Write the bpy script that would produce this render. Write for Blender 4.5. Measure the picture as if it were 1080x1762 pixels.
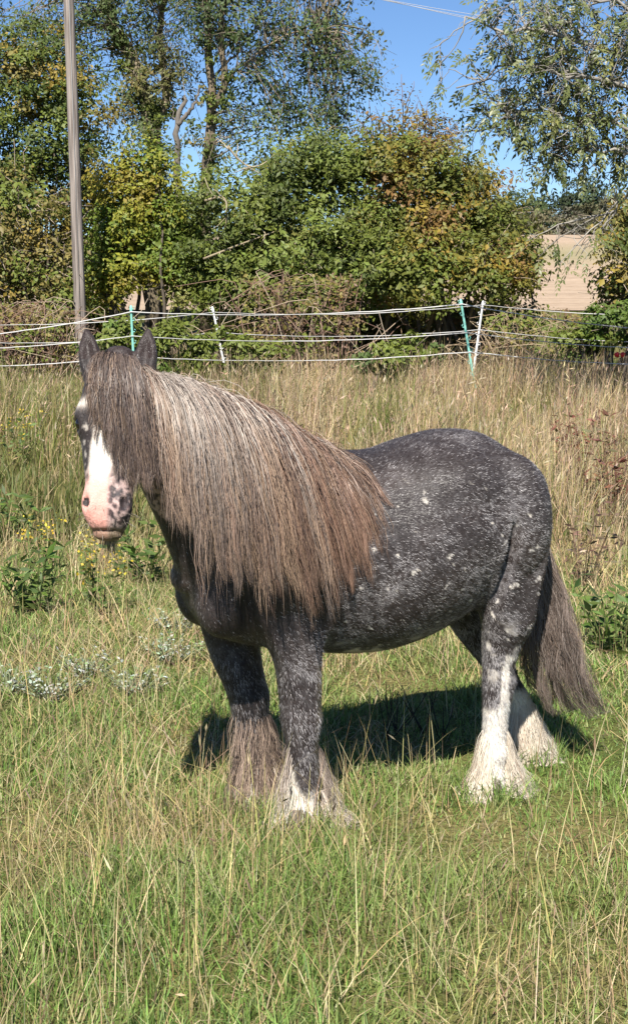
import bpy, math, random
import numpy as np
from mathutils import Matrix, Vector

for o in list(bpy.data.objects):
    bpy.data.objects.remove(o)
sc = bpy.context.scene
COL = sc.collection
RNG = np.random.default_rng(7)

# ------------------------------------------------------------------ camera, sky, sun, exposure
FPX, CX, CY, HORIZON, CAMH = 2500.0, 540.0, 881.0, 480.0, 1.70     # photograph pixels (1080 x 1762)
PITCH = math.atan((CY - HORIZON) / FPX)
cam = bpy.data.cameras.new('camera')
cam.sensor_fit = 'HORIZONTAL'
cam.sensor_width = 36.0
cam.lens = FPX / 1080.0 * 36.0
cam.clip_start = 0.1
cam.clip_end = 3000.0
cam_o = bpy.data.objects.new('camera', cam)
cam_o.location = (0, 0, CAMH)
cam_o.rotation_euler = (math.pi / 2 - PITCH, 0, 0)
COL.objects.link(cam_o)
sc.camera = cam_o

SUN_AZ, SUN_EL = math.radians(191.0), math.radians(49.0)            # azimuth clockwise from +Y
w = bpy.data.worlds.new('World')
sc.world = w
w.use_nodes = True
nt = w.node_tree
sky = nt.nodes.new('ShaderNodeTexSky')
sky.sky_type = 'NISHITA'
sky.sun_disc = False
sky.sun_elevation = SUN_EL
sky.sun_rotation = SUN_AZ
sky.altitude = 0
sky.air_density = 0.75
sky.dust_density = 0.0
sky.ozone_density = 8.0
nt.links.new(sky.outputs[0], nt.nodes['Background'].inputs[0])
nt.nodes['Background'].inputs[1].default_value = 0.066
sun = bpy.data.lights.new('sun', 'SUN')
sun.energy = 4.8
sun.angle = math.radians(0.55)
sun.color = (1.0, 0.95, 0.87)
sun_o = bpy.data.objects.new('sun', sun)
sd = Vector((math.sin(SUN_AZ) * math.cos(SUN_EL), math.cos(SUN_AZ) * math.cos(SUN_EL), math.sin(SUN_EL)))
sun_o.rotation_euler = sd.to_track_quat('Z', 'Y').to_euler()
sun_o.location = sd * 50
COL.objects.link(sun_o)
vs = sc.view_settings
vs.view_transform = 'Standard'
vs.look = 'None'
vs.gamma = 1.0
vs.exposure = 1.0
vs.use_curve_mapping = False
sc.render.engine = 'CYCLES'
sc.cycles.max_bounces = 6
sc.cycles.diffuse_bounces = 3
sc.cycles.glossy_bounces = 2
sc.cycles.transmission_bounces = 4
sc.cycles.transparent_max_bounces = 4

# ------------------------------------------------------------------ helpers
_c, _s = math.cos(PITCH), math.sin(PITCH)
def at(px, py, Y):
    """world point at distance Y seen at photograph pixel (px, py)"""
    u, v = (px - CX) / FPX, (CY - py) / FPX
    d = np.array([u, _c + v * _s, -_s + v * _c])
    return d * (Y / d[1]) + np.array([0, 0, CAMH])
def ground_at(px, py):
    u, v = (px - CX) / FPX, (CY - py) / FPX
    d = np.array([u, _c + v * _s, -_s + v * _c])
    t = -CAMH / d[2]
    return np.array([d[0] * t, d[1] * t, 0.0])
def mpp(Y):
    return Y / FPX

def link(name, me, parent=None):
    o = bpy.data.objects.new(name, me)
    COL.objects.link(o)
    if parent is not None:
        o.parent = parent
    return o
def tag(o, label=None, cat=None, group=None, kind=None):
    if label: o['label'] = label
    if cat: o['category'] = cat
    if group: o['group'] = group
    if kind: o['kind'] = kind
    return o
def empty(name, loc=(0, 0, 0), label=None, cat=None, group=None):
    o = bpy.data.objects.new(name, None)
    o.empty_display_size = 0.1
    o.location = loc
    COL.objects.link(o)
    return tag(o, label, cat, group)

class Geo:
    """collects vertices, faces (tris and quads) and point colours; build() links ONE mesh object"""
    def __init__(s):
        s.v, s.f3, s.f4, s.c, s.n = [], [], [], [], 0
    def add(s, v, f3=None, f4=None, col=(0.5, 0.5, 0.5)):
        v = np.asarray(v, np.float32).reshape(-1, 3)
        if f3 is not None and len(f3): s.f3.append(np.asarray(f3, np.int32).reshape(-1, 3) + s.n)
        if f4 is not None and len(f4): s.f4.append(np.asarray(f4, np.int32).reshape(-1, 4) + s.n)
        c = np.asarray(col, np.float32)
        if c.ndim == 1: c = np.broadcast_to(c, (len(v), 3))
        s.v.append(v); s.c.append(c); s.n += len(v)
    def build(s, name, mat, parent=None, smooth=False, origin=None):
        V = np.concatenate(s.v) if s.v else np.zeros((0, 3), np.float32)
        if origin is not None: V = V - np.asarray(origin, np.float32)
        C = np.concatenate(s.c) if s.c else np.zeros((0, 3), np.float32)
        F3 = np.concatenate(s.f3) if s.f3 else np.zeros((0, 3), np.int32)
        F4 = np.concatenate(s.f4) if s.f4 else np.zeros((0, 4), np.int32)
        me = bpy.data.meshes.new(name)
        me.vertices.add(len(V))
        me.vertices.foreach_set('co', V.astype(np.float32).ravel())
        nl = F3.size + F4.size
        me.loops.add(nl)
        me.loops.foreach_set('vertex_index', np.concatenate([F3.ravel(), F4.ravel()]).astype(np.int32))
        npoly = len(F3) + len(F4)
        me.polygons.add(npoly)
        ls = np.concatenate([np.arange(len(F3)) * 3, F3.size + np.arange(len(F4)) * 4]).astype(np.int32)
        me.polygons.foreach_set('loop_start', ls)
        me.update(calc_edges=True)
        if smooth: me.polygons.foreach_set('use_smooth', np.ones(npoly, bool))
        at_ = me.attributes.new('col', 'FLOAT_COLOR', 'POINT')
        at_.data.foreach_set('color', np.concatenate([C, np.ones((len(C), 1), np.float32)], 1).astype(np.float32).ravel())
        me.materials.append(mat)
        return link(name, me, parent)

def norm(a):
    return a / np.maximum(np.linalg.norm(a, axis=-1, keepdims=True), 1e-9)

_perm = np.random.default_rng(11).random(4096).astype(np.float32)
_rot = np.array(Matrix.Rotation(.7, 3, 'X') @ Matrix.Rotation(.5, 3, 'Y') @ Matrix.Rotation(.9, 3, 'Z'))
def vnoise(p, seed=0):
    """value noise 0..1 at points p (n,3)"""
    p = np.asarray(p, np.float64) @ _rot
    i = np.floor(p).astype(np.int64); f = p - i
    f = f * f * (3 - 2 * f)
    out = 0
    for dx in (0, 1):
        for dy in (0, 1):
            for dz in (0, 1):
                h = ((i[..., 0] + dx) * 73856093) ^ ((i[..., 1] + dy) * 19349663) ^ ((i[..., 2] + dz) * 83492791) ^ (seed * 2654435)
                h = (h ^ (h >> 13)) & 4095
                wgt = (f[..., 0] if dx else 1 - f[..., 0]) * (f[..., 1] if dy else 1 - f[..., 1]) * (f[..., 2] if dz else 1 - f[..., 2])
                out = out + wgt * _perm[h]
    return out
def fbm(p, seed=0, oct=3):
    p = np.asarray(p, np.float64)
    return sum(vnoise(p * 2 ** k, seed + k) * 0.5 ** k for k in range(oct)) / sum(0.5 ** k for k in range(oct))
def smooth(x, a, b):
    t = np.clip((np.asarray(x) - a) / (b - a), 0, 1)
    return t * t * (3 - 2 * t)
def spline(pts, n):
    """Catmull-Rom through pts -> n points"""
    P = np.asarray(pts, float)
    m = len(P)
    if m == 2: return P[0] + (P[1] - P[0]) * np.linspace(0, 1, n)[:, None]
    E = np.vstack([2 * P[0] - P[1], P, 2 * P[-1] - P[-2]])
    t = np.linspace(0, m - 1, n); k = np.minimum(t.astype(int), m - 2); u = (t - k)[:, None]
    a, b, c, d = E[k], E[k + 1], E[k + 2], E[k + 3]
    return 0.5 * (2 * b + (c - a) * u + (2 * a - 5 * b + 4 * c - d) * u ** 2 + (3 * b - a - 3 * c + d) * u ** 3)
def tube(g, pts, rad, sides=6, col=(0.3, 0.25, 0.2), cap=True):
    P = np.asarray(pts, float); n = len(P)
    r = np.broadcast_to(np.asarray(rad, float), (n,))
    T = norm(np.gradient(P, axis=0))
    ref = np.array([0, 0, 1.0]) if abs(T[:, 2]).mean() < 0.8 else np.array([1.0, 0, 0])
    A = norm(np.cross(T, ref)); B = np.cross(T, A)
    ang = np.arange(sides) * 2 * np.pi / sides
    V = P[:, None] + r[:, None, None] * (np.cos(ang)[None, :, None] * A[:, None] + np.sin(ang)[None, :, None] * B[:, None])
    V = V.reshape(-1, 3)
    i = np.arange(n - 1)[:, None] * sides; j = np.arange(sides)[None]; k = (j + 1) % sides
    Q = np.stack([i + j, i + k, i + sides + k, i + sides + j], -1).reshape(-1, 4)
    f3 = None
    if cap:
        f3 = [[0, a + 1, a] for a in range(1, sides - 1)] + [[(n - 1) * sides, (n - 1) * sides + a, (n - 1) * sides + a + 1] for a in range(1, sides - 1)]
    g.add(V, f3, Q, col)
def ribbons(g, P, W, side, col):
    """P (m,k,3) strand points, W (m,k) or (k,) half widths, side (m,3) or (m,k,3) width direction, col (m,3) or (m,k,3); pointed tips"""
    m, k, _ = P.shape
    W = np.broadcast_to(W, (m, k))
    side = np.broadcast_to(side[:, None] if side.ndim == 2 else side, (m, k, 3))
    if col.ndim == 2: col = col[:, None]
    col = np.broadcast_to(col, (m, k, 3))
    off = (side * W[..., None])[:, :-1]
    V = np.concatenate([np.stack([P[:, :-1] - off, P[:, :-1] + off], 2).reshape(m, -1, 3), P[:, -1:]], 1)
    C = np.concatenate([np.repeat(col[:, :-1], 2, 1), col[:, -1:]], 1)
    nv = 2 * k - 1
    b = (np.arange(m)[:, None] * nv + 2 * np.arange(k - 2)[None]).reshape(-1)
    t = np.arange(m) * nv + 2 * (k - 2)
    g.add(V.reshape(-1, 3), np.stack([t, t + 1, t + 2], -1), np.stack([b, b + 1, b + 3, b + 2], -1) if k > 2 else None, C.reshape(-1, 3))
def box(g, c, h, col=(0.5, 0.5, 0.5), R=None):
    v = np.array([[x, y, z] for x in (-1, 1) for y in (-1, 1) for z in (-1, 1)], float) * np.asarray(h)
    if R is not None: v = v @ np.asarray(R).T
    g.add(v + np.asarray(c), None, [[0, 1, 3, 2], [4, 6, 7, 5], [0, 4, 5, 1], [2, 3, 7, 6], [0, 2, 6, 4], [1, 5, 7, 3]], col)

# ------------------------------------------------------------------ materials
def new_mat(name):
    m = bpy.data.materials.new(name); m.use_nodes = True
    t = m.node_tree
    return m, t, t.nodes['Principled BSDF']
def N(t, typ, **k):
    n = t.nodes.new(typ)
    for a, b in k.items():
        if a in n.inputs: n.inputs[a].default_value = b
        else: setattr(n, a, b)
    return n
def col_mat(name, rough=0.6, transl=0.0, spec=0.3, noise=0.0, nscale=40.0, sheen=0.0, aniso=False):
    """colour comes from the mesh's own colours, varied by a fine noise"""
    m, t, p = new_mat(name)
    a = N(t, 'ShaderNodeAttribute', attribute_name='col')
    src = a.outputs['Color']
    if noise:
        tc = N(t, 'ShaderNodeTexCoord'); nz = N(t, 'ShaderNodeTexNoise', Scale=nscale, Detail=3.0)
        t.links.new(tc.outputs['Object'], nz.inputs['Vector'])
        mr = N(t, 'ShaderNodeMapRange'); mr.inputs['To Min'].default_value = 1 - noise; mr.inputs['To Max'].default_value = 1 + noise
        t.links.new(nz.outputs['Fac'], mr.inputs['Value'])
        vm = N(t, 'ShaderNodeVectorMath', operation='SCALE')
        t.links.new(src, vm.inputs[0]); t.links.new(mr.outputs[0], vm.inputs['Scale'])
        src = vm.outputs[0]
    t.links.new(src, p.inputs['Base Color'])
    p.inputs['Roughness'].default_value = rough
    p.inputs['Specular IOR Level'].default_value = spec
    if sheen:
        p.inputs['Sheen Weight'].default_value = sheen
    if transl:
        tr = N(t, 'ShaderNodeBsdfTranslucent'); mx = N(t, 'ShaderNodeMixShader'); mx.inputs[0].default_value = transl
        t.links.new(src, tr.inputs['Color'])
        t.links.new(p.outputs[0], mx.inputs[1]); t.links.new(tr.outputs[0], mx.inputs[2])
        t.links.new(mx.outputs[0], t.nodes['Material Output'].inputs['Surface'])
    return m
M = {}
M['leaf'] = col_mat('leaf', 0.55, 0.28, 0.35)
M['ash_leaf'] = col_mat('ash_leaf', 0.42, 0.22, 0.5)
M['grass'] = col_mat('grass_blade', 0.55, 0.30, 0.3)
M['bark'] = col_mat('bark', 0.9, 0, 0.15, 0.35, 14.0)
M['twig'] = col_mat('twig', 0.8, 0, 0.2)
M['plastic'] = col_mat('fence_plastic', 0.45, 0, 0.4, 0.08, 60)
M['tape'] = col_mat('fence_tape', 0.6, 0, 0.3, 0.1, 90)
M['cable'] = col_mat('cable', 0.5, 0, 0.4)
M['hair'] = col_mat('long_hair', 0.45, 0.14, 0.4)
M['feather'] = col_mat('leg_hair', 0.6, 0.12, 0.2)
M['coat'] = col_mat('coat_hair', 0.42, 0.0, 0.36)
M['hide'] = col_mat('hide', 0.55, 0, 0.3, 0.18, 70, sheen=0.05)
_t = M['hide'].node_tree; _p = _t.nodes['Principled BSDF']
_tc = N(_t, 'ShaderNodeTexCoord'); _n = N(_t, 'ShaderNodeTexNoise', Scale=95.0, Detail=5.0); _n.inputs['Distortion'].default_value = 1.2
_t.links.new(_tc.outputs['Object'], _n.inputs['Vector'])
_b = N(_t, 'ShaderNodeBump', Strength=0.45, Distance=0.006); _t.links.new(_n.outputs['Fac'], _b.inputs['Height']); _t.links.new(_b.outputs[0], _p.inputs['Normal'])
M['hoof'] = col_mat('hoof', 0.6, 0, 0.3, 0.25, 60)
M['eye'] = col_mat('eye', 0.08, 0, 0.6)

# ------------------------------------------------------------------ ground
def gz(x, y):
    x, y = np.asarray(x, float), np.asarray(y, float)
    z = 0.9 * smooth(y, 20, 36) + 5.5 * smooth(y, 30, 165) ** 1.0 * np.clip((y - 30) / 135, 0, 1) ** 0.15
    z = z + 0.05 * (fbm(np.stack([x * .6, y * .6, 0 * x], -1), 3) - 0.5) * smooth(y, 6, 9)
    return z
def sheet(name, xs, ys, mat, dz=0.0, skip=None):
    X, Y = np.meshgrid(xs, ys)
    Z = gz(X, Y) + dz
    V = np.stack([X, Y, Z], -1).reshape(-1, 3)
    nx = len(xs)
    i = (np.arange(len(ys) - 1)[:, None] * nx + np.arange(nx - 1)[None]).reshape(-1)
    g = Geo(); g.add(V, None, np.stack([i, i + 1, i + nx + 1, i + nx], -1), (0.1, 0.1, 0.05))
    return g.build(name, mat, smooth=True)
m, t, p = new_mat('meadow_soil')
tc = N(t, 'ShaderNodeTexCoord')
n1 = N(t, 'ShaderNodeTexNoise', Scale=1.3, Detail=5.0); n2 = N(t, 'ShaderNodeTexNoise', Scale=38.0, Detail=5.0)
for q in (n1, n2): t.links.new(tc.outputs['Object'], q.inputs['Vector'])
r1 = N(t, 'ShaderNodeValToRGB'); r1.color_ramp.elements[0].color = (0.10, 0.125, 0.035, 1); r1.color_ramp.elements[1].color = (0.20, 0.17, 0.075, 1)
r1.color_ramp.elements[0].position = 0.35; r1.color_ramp.elements[1].position = 0.7
mx = N(t, 'ShaderNodeMixRGB', blend_type='MULTIPLY'); mx.inputs[0].default_value = 0.8
r2 = N(t, 'ShaderNodeValToRGB'); r2.color_ramp.elements[0].color = (0.35, 0.35, 0.3, 1); r2.color_ramp.elements[1].color = (1.2, 1.15, 1.0, 1)
t.links.new(n1.outputs['Fac'], r1.inputs[0]); t.links.new(n2.outputs['Fac'], r2.inputs[0])
t.links.new(r1.outputs[0], mx.inputs[1]); t.links.new(r2.outputs[0], mx.inputs[2]); t.links.new(mx.outputs[0], p.inputs['Base Color'])
bp = N(t, 'ShaderNodeBump', Strength=0.8, Distance=0.04); t.links.new(n2.outputs['Fac'], bp.inputs['Height']); t.links.new(bp.outputs[0], p.inputs['Normal'])
p.inputs['Roughness'].default_value = 0.95; p.inputs['Specular IOR Level'].default_value = 0.1
M['soil'] = m
m, t, p = new_mat('stubble')
tc = N(t, 'ShaderNodeTexCoord'); mp = N(t, 'ShaderNodeMapping'); mp.inputs['Scale'].default_value = (0.05, 0.9, 1)
n1 = N(t, 'ShaderNodeTexNoise', Scale=1.0, Detail=4.0); n2 = N(t, 'ShaderNodeTexNoise', Scale=3.0, Detail=6.0)
t.links.new(tc.outputs['Object'], mp.inputs['Vector']); t.links.new(mp.outputs[0], n1.inputs['Vector']); t.links.new(tc.outputs['Object'], n2.inputs['Vector'])
ad = N(t, 'ShaderNodeMath', operation='ADD'); t.links.new(n1.outputs['Fac'], ad.inputs[0]); t.links.new(n2.outputs['Fac'], ad.inputs[1])
r1 = N(t, 'ShaderNodeValToRGB')
r1.color_ramp.elements[0].position = 0.3; r1.color_ramp.elements[0].color = (0.28, 0.205, 0.14, 1)
r1.color_ramp.elements[1].position = 0.7; r1.color_ramp.elements[1].color = (0.46, 0.35, 0.25, 1)
hf = N(t, 'ShaderNodeMath', operation='MULTIPLY'); hf.inputs[1].default_value = 0.5
t.links.new(ad.outputs[0], hf.inputs[0]); t.links.new(hf.outputs[0], r1.inputs[0])
# a greener strip where weeds have come up through the stubble
sp = N(t, 'ShaderNodeSeparateXYZ'); t.links.new(tc.outputs['Object'], sp.inputs[0])
wv = N(t, 'ShaderNodeMapRange'); wv.inputs['From Min'].default_value = 78; wv.inputs['From Max'].default_value = 92
w2 = N(t, 'ShaderNodeMapRange'); w2.inputs['From Min'].default_value = 118; w2.inputs['From Max'].default_value = 100
t.links.new(sp.outputs['Y'], wv.inputs['Value']); t.links.new(sp.outputs['Y'], w2.inputs['Value'])
ml = N(t, 'ShaderNodeMath', operation='MULTIPLY'); t.links.new(wv.outputs[0], ml.inputs[0]); t.links.new(w2.outputs[0], ml.inputs[1])
m2 = N(t, 'ShaderNodeMath', operation='MULTIPLY'); t.links.new(ml.outputs[0], m2.inputs[0]); m2.inputs[1].default_value = 0.6
mx = N(t, 'ShaderNodeMixRGB'); mx.inputs[2].default_value = (0.22, 0.21, 0.10, 1)
t.links.new(m2.outputs[0], mx.inputs[0]); t.links.new(r1.outputs[0], mx.inputs[1]); t.links.new(mx.outputs[0], p.inputs['Base Color'])
bp = N(t, 'ShaderNodeBump', Strength=0.6, Distance=0.15); t.links.new(ad.outputs[0], bp.inputs['Height']); t.links.new(bp.outputs[0], p.inputs['Normal'])
p.inputs['Roughness'].default_value = 0.95; p.inputs['Specular IOR Level'].default_value = 0.1
M['stubble'] = m
xs = np.concatenate([[-900, -400, -150, -60], np.arange(-30, 31, 1.5), [60, 150, 400, 900]])
ys = np.concatenate([[-300, -80, -20, -5], np.arange(0, 40, 0.8), np.arange(40, 170, 5), [170, 220, 400, 900, 2000]])
tag(sheet('meadow_ground', xs, ys, M['soil']), 'grass meadow ground under the pony and the hedge', kind='structure')
tag(sheet('stubble_field', np.concatenate([[-600, -200], np.arange(-80, 81, 8), [200, 600]]), np.concatenate([np.arange(36, 170, 3), [180, 220]]), M['stubble'], 0.03),
    'pale harvested stubble field rising beyond the hedge', kind='structure')

# ------------------------------------------------------------------ trees and shrubs
def leaf_quads(g, c, d, nrm, L, W, col):
    """rhombic leaves: c centre (n,3), d axis, nrm normal, L length, W width"""
    n = len(c)
    s = norm(np.cross(d, nrm))
    L = np.broadcast_to(L, (n,))[:, None]; W = np.broadcast_to(W, (n,))[:, None]
    up = norm(np.cross(s, d))
    V = np.stack([c - d * L * .5, c + s * W * .5 - d * L * .06 + up * W * .12, c + d * L * .5, c - s * W * .5 - d * L * .06 + up * W * .12], 1).reshape(-1, 3)
    b = np.arange(n) * 4
    g.add(V, np.concatenate([np.stack([b, b + 1, b + 2], -1), np.stack([b, b + 2, b + 3], -1)]), None, np.repeat(col, 4, 0))
def pinnate(g, base, d, nrm, L, col, pairs=4, lw=0.27, ll=0.42, droop=0.35):
    """compound ash leaves: base (n,3), d axis, L length"""
    n = len(base)
    s = norm(np.cross(d, nrm)); up = np.cross(s, d)
    for k in range(pairs * 2 + 1):
        last = k == pairs * 2
        f = 0.25 + 0.75 * (k // 2) / pairs if not last else 1.0
        sg = 0 if last else (1 if k % 2 else -1)
        at_ = base + d * (L * f)[:, None] - np.array([0, 0, 1.0]) * (droop * L * f * f)[:, None]
        ld = norm(d * (1.0 if last else 0.75) + s * sg * 0.75 + RNG.normal(0, .15, (n, 3)) - np.array([0, 0, 0.35]))
        lL = L * ll * RNG.uniform(.8, 1.1, n)
        leaf_quads(g, at_ + ld * (lL * .5)[:, None], ld, norm(up + RNG.normal(0, .35, (n, 3))), lL, lL * lw / ll * .62, col * RNG.uniform(.88, 1.12, (n, 1)))
def rand_dirs(rng, n):
    return norm(rng.normal(0, 1, (n, 3)))
def shrub_clumps(lobes, rng, per_m2=9.0, shell=(0.55, 1.0), back=0.45):
    """clump centres through the outer part of a union of ellipsoids. lobes: (centre, (rx,ry,rz))"""
    out = []
    for k, (c, r) in enumerate(lobes):
        c, r = np.asarray(c, float), np.asarray(r, float)
        n = int(per_m2 * 4 * np.pi * ((r[0] * r[1]) ** 1.6 / 3 + (r[0] * r[2]) ** 1.6 / 3 + (r[1] * r[2]) ** 1.6 / 3) ** (1 / 1.6))
        d = rand_dirs(rng, n)
        keep = (d[:, 1] < 0.25) | (rng.random(n) < back)
        d = d[keep]; n = len(d)
        rr = shell[0] + (shell[1] - shell[0]) * rng.random(n) ** 0.6
        rr *= 0.82 + 0.45 * fbm(d * 2.3 + k * 7, 5)
        p = c + d * r * rr[:, None]
        ins = np.zeros(n, bool)
        for j, (c2, r2) in enumerate(lobes):
            if j != k: ins |= (((p - c2) / r2) ** 2).sum(1) < 0.35
        p, d = p[~ins], d[~ins]
        out.append(np.concatenate([p, norm(d / r)], 1))
    return np.concatenate(out)
def clump_leaves(g, cl, rng, n_leaf, rad, L, colf, aspect=0.55, droop=0.0, flat=0.6, jit=0.10):
    """fill each clump (centre + outward dir) with leaves; colf(centres, outward) -> colour per clump"""
    m = len(cl); C, D = cl[:, :3], cl[:, 3:]
    R = rad * rng.uniform(.65, 1.35, m)
    nl = np.maximum(4, (n_leaf * (R / rad) ** 2).astype(int))
    idx = np.repeat(np.arange(m), nl); n = len(idx)
    col = colf(C, D)
    off = rand_dirs(rng, n) * (rng.random(n) ** 0.45)[:, None] * R[idx][:, None]
    off[:, 2] *= flat
    off = off + D[idx] * (R[idx] * .25 * rng.random(n))[:, None]
    p = C[idx] + off
    p[:, 2] -= droop * (off[:, :2] ** 2).sum(1) ** .5
    od = norm(off)
    nrm = norm(D[idx] * .7 + od * .5 + np.array([0, -.15, .55]) + rng.normal(0, .55, (n, 3)))
    d = norm(np.cross(nrm, rng.normal(0, 1, (n, 3))) + np.array([0, 0, -.25 - droop]))
    ls = L * rng.uniform(.45, 1.45, n)
    cc = col[idx] * (1 + rng.normal(0, jit, (n, 1))) * (1 + rng.normal(0, .03, (n, 3)))
    leaf_quads(g, p, d, nrm, ls, ls * aspect * rng.uniform(.8, 1.2, n), np.clip(cc, .004, .7))
def limb(g, a, b, r0, r1, rng, wob=0.08, n=7, sides=5, col=(.2, .16, .12), sag=0.0):
    a, b = np.asarray(a, float), np.asarray(b, float)
    L = np.linalg.norm(b - a); t = np.linspace(0, 1, n)[:, None]
    P = a + (b - a) * t
    w_ = np.cumsum(rng.normal(0, wob * L / n ** .5, (n, 3)), 0); w_ -= w_[0] + (w_[-1] - w_[0]) * t
    P = P + w_
    P[:, 2] += (sag * L * 4 * t * (1 - t))[:, 0]
    tube(g, P, np.linspace(r0, r1, n), sides, col)
    return P
def palette(cols, wts, seed, scale=1.3, mix=0.26):
    cols = np.asarray(cols, float); wts = np.cumsum(np.asarray(wts, float) / np.sum(wts))
    def f(C, D):
        v = fbm(C * scale, seed, 2)
        v = np.clip((v - .5) * 2.4 + .5, 0, .999)
        v = np.clip(v + RNG.normal(0, mix * .5, len(v)), 0, .999)
        return cols[np.searchsorted(wts, v)]
    return f
def px_lobe(px, py, rx, ry, Y, dy=None):
    k = mpp(Y)
    return (at(px, py, Y), np.array([rx * k, dy if dy else (rx + ry) * .5 * k * 1.0, ry * k]))

def shrub(name, label, cat, lobes_px, Y, colf, rng, per_m2=6.2, n_leaf=100, rad=.32, L=.074, stems=7, stem_col=(.10, .08, .06), twigs=60,
          twig_col=(.32, .26, .19), group=None, aspect=.55, shell=(.5, 1.0), inner=True, base_px=None):
    lobes = [px_lobe(*q, Y + (q2 if q2 else 0)) for q, q2 in lobes_px]
    cx = np.mean([l[0][0] for l in lobes]) if base_px is None else at(base_px, 500, Y)[0]
    bx = np.array([cx, Y, float(gz(cx, Y))])
    e = empty(name, bx, label, cat, group)
    # stems run from the foot of the shrub into every lobe
    g = Geo()
    for k, (c, r) in enumerate(lobes):
        for q in range(max(1, stems // len(lobes) + 1)):
            foot = bx + [rng.normal(0, .25) + (c[0] - cx) * .45, rng.normal(0, .2), -.05]
            foot[2] = float(gz(foot[0], foot[1])) - .03
            tip = c + rand_dirs(rng, 1)[0] * r * .55
            limb(g, foot, tip, rng.uniform(.03, .06), .012, rng, .10, 9, 5, np.array(stem_col) * rng.uniform(.7, 1.3))
    cl = shrub_clumps(lobes, rng, per_m2, shell)
    # fine twigs fan out at the surface
    if twigs:
        ii = rng.choice(len(cl), min(twigs, len(cl)), replace=False)
        for i in ii:
            o_ = cl[i, :3] - cl[i, 3:] * .25
            d = norm(cl[i, 3:] + rng.normal(0, .5, 3) + [0, -.2, .15])
            limb(g, o_, o_ + d * rng.uniform(.35, .8), .010, .004, rng, .10, 5, 3, np.array(twig_col) * rng.uniform(.7, 1.25))
    g.build('stems', M['twig'], e, origin=bx)
    g = Geo()
    clump_leaves(g, cl, rng, n_leaf, rad, L, colf, aspect)
    if inner:
        inn = []
        for c, r in lobes:
            k = int(14 * (r[0] * r[2]) + 6)
            inn.append(np.concatenate([c + rand_dirs(rng, k) * r * (rng.random((k, 1)) ** .5) * .6, np.tile([0, -.5, .6], (k, 1))], 1))
        clump_leaves(g, np.concatenate(inn), rng, int(n_leaf * .8), rad * 1.5, L * 1.5, colf, aspect)
    g.build('crown', M['leaf'], e, origin=bx)
    return e

GREEN_D, GREEN_M, GREEN_Y, OLIVE, OCHRE, RUST = (.080, .105, .020), (.135, .165, .028), (.23, .235, .028), (.22, .185, .052), (.27, .195, .034), (.22, .13, .042)

# far side of the stubble field: a line of trees, each its own thing
rg = np.random.default_rng(21)
for i, (px, top, half, colr, lab) in enumerate([
        (905, 335, 45, (.055, .075, .025), 'dark green round tree far beyond the stubble field, leftmost of the far trees'),
        (978, 312, 44, (.05, .07, .03), 'tallest dark tree on the far edge of the stubble field'),
        (1012, 345, 48, (.16, .155, .12), 'pale grey leafless looking tree on the far field edge'),
        (1068, 342, 50, (.10, .095, .05), 'olive brown tree at the far field edge behind the overhanging branches'),
        (850, 352, 48, (.07, .085, .03), 'low green tree mostly hidden behind the rust tinted hedge shrub'),
        (1125, 350, 45, (.07, .08, .035), 'far green tree just beyond the picture edge')]):
    Y = 156 + 4 * (i % 3)
    b = at(px, 404, Y); b[2] = float(gz(b[0], b[1]))
    e = empty('field_edge_tree', b, lab, 'tree', 'trees on the far edge of the stubble field')
    k = mpp(Y); h = (404 - top) * k
    g = Geo(); limb(g, b - [0, 0, .3], b + [0, 0, h * .7], .25, .1, rg, .03, 6, 6, (.14, .11, .08)); g.build('trunk', M['bark'], e, origin=b)
    lobes = [(b + [rg.normal(0, half * k * .45), rg.normal(0, 1), h * q], np.array([half * k * .75, half * k * .7, h * .36])) for q in (.35, .5, .68)]
    cl = shrub_clumps(lobes, rg, 1.6, (.5, 1.05))
    g = Geo(); clump_leaves(g, cl, rg, 30, .75, .34, palette([np.array(colr) * .7, colr, np.array(colr) * 1.35], [1, 2, 1], 40 + i, .3), .6); g.build('crown', M['leaf'], e, origin=b)
# low hedge line that closes the far edge
for i, px in enumerate((800, 880, 935, 990, 1045, 1100, 1160)):
    Y = 152.; b = at(px, 404, Y); b[2] = float(gz(b[0], b[1]))
    e = empty('field_hedge_bush', b, ['dark low bush at the left end of the far field hedge', 'low far hedge bush under the dark round tree', 'brown low bush in the far hedge below the gap of sky',
              'grey brown low bush below the tallest far tree', 'olive low bush below the pale grey far tree', 'far low hedge bush next to the picture edge', 'far low hedge bush beyond the picture edge'][i], 'bush', 'low bushes of the far field hedge')
    colr = np.array([(.07, .08, .03), (.09, .085, .035), (.13, .115, .06), (.12, .11, .075), (.11, .10, .05), (.08, .085, .04), (.08, .085, .04)][i])
    cl = shrub_clumps([(b + [0, 0, .8], np.array([2.6, 1.4, 1.7]))], rg, 1.8, (.4, 1.05))
    g = Geo(); clump_leaves(g, cl, rg, 28, .6, .28, palette([colr * .7, colr, colr * 1.3], [1, 2, 1], 60 + i, .4), .6); g.build('crown', M['leaf'], e, origin=b)
    g = Geo(); limb(g, b - [0, 0, .2], b + [0, 0, 1.2], .08, .03, rg, .05, 5, 5, (.14, .11, .08)); g.build('stems', M['twig'], e, origin=b)

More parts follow.
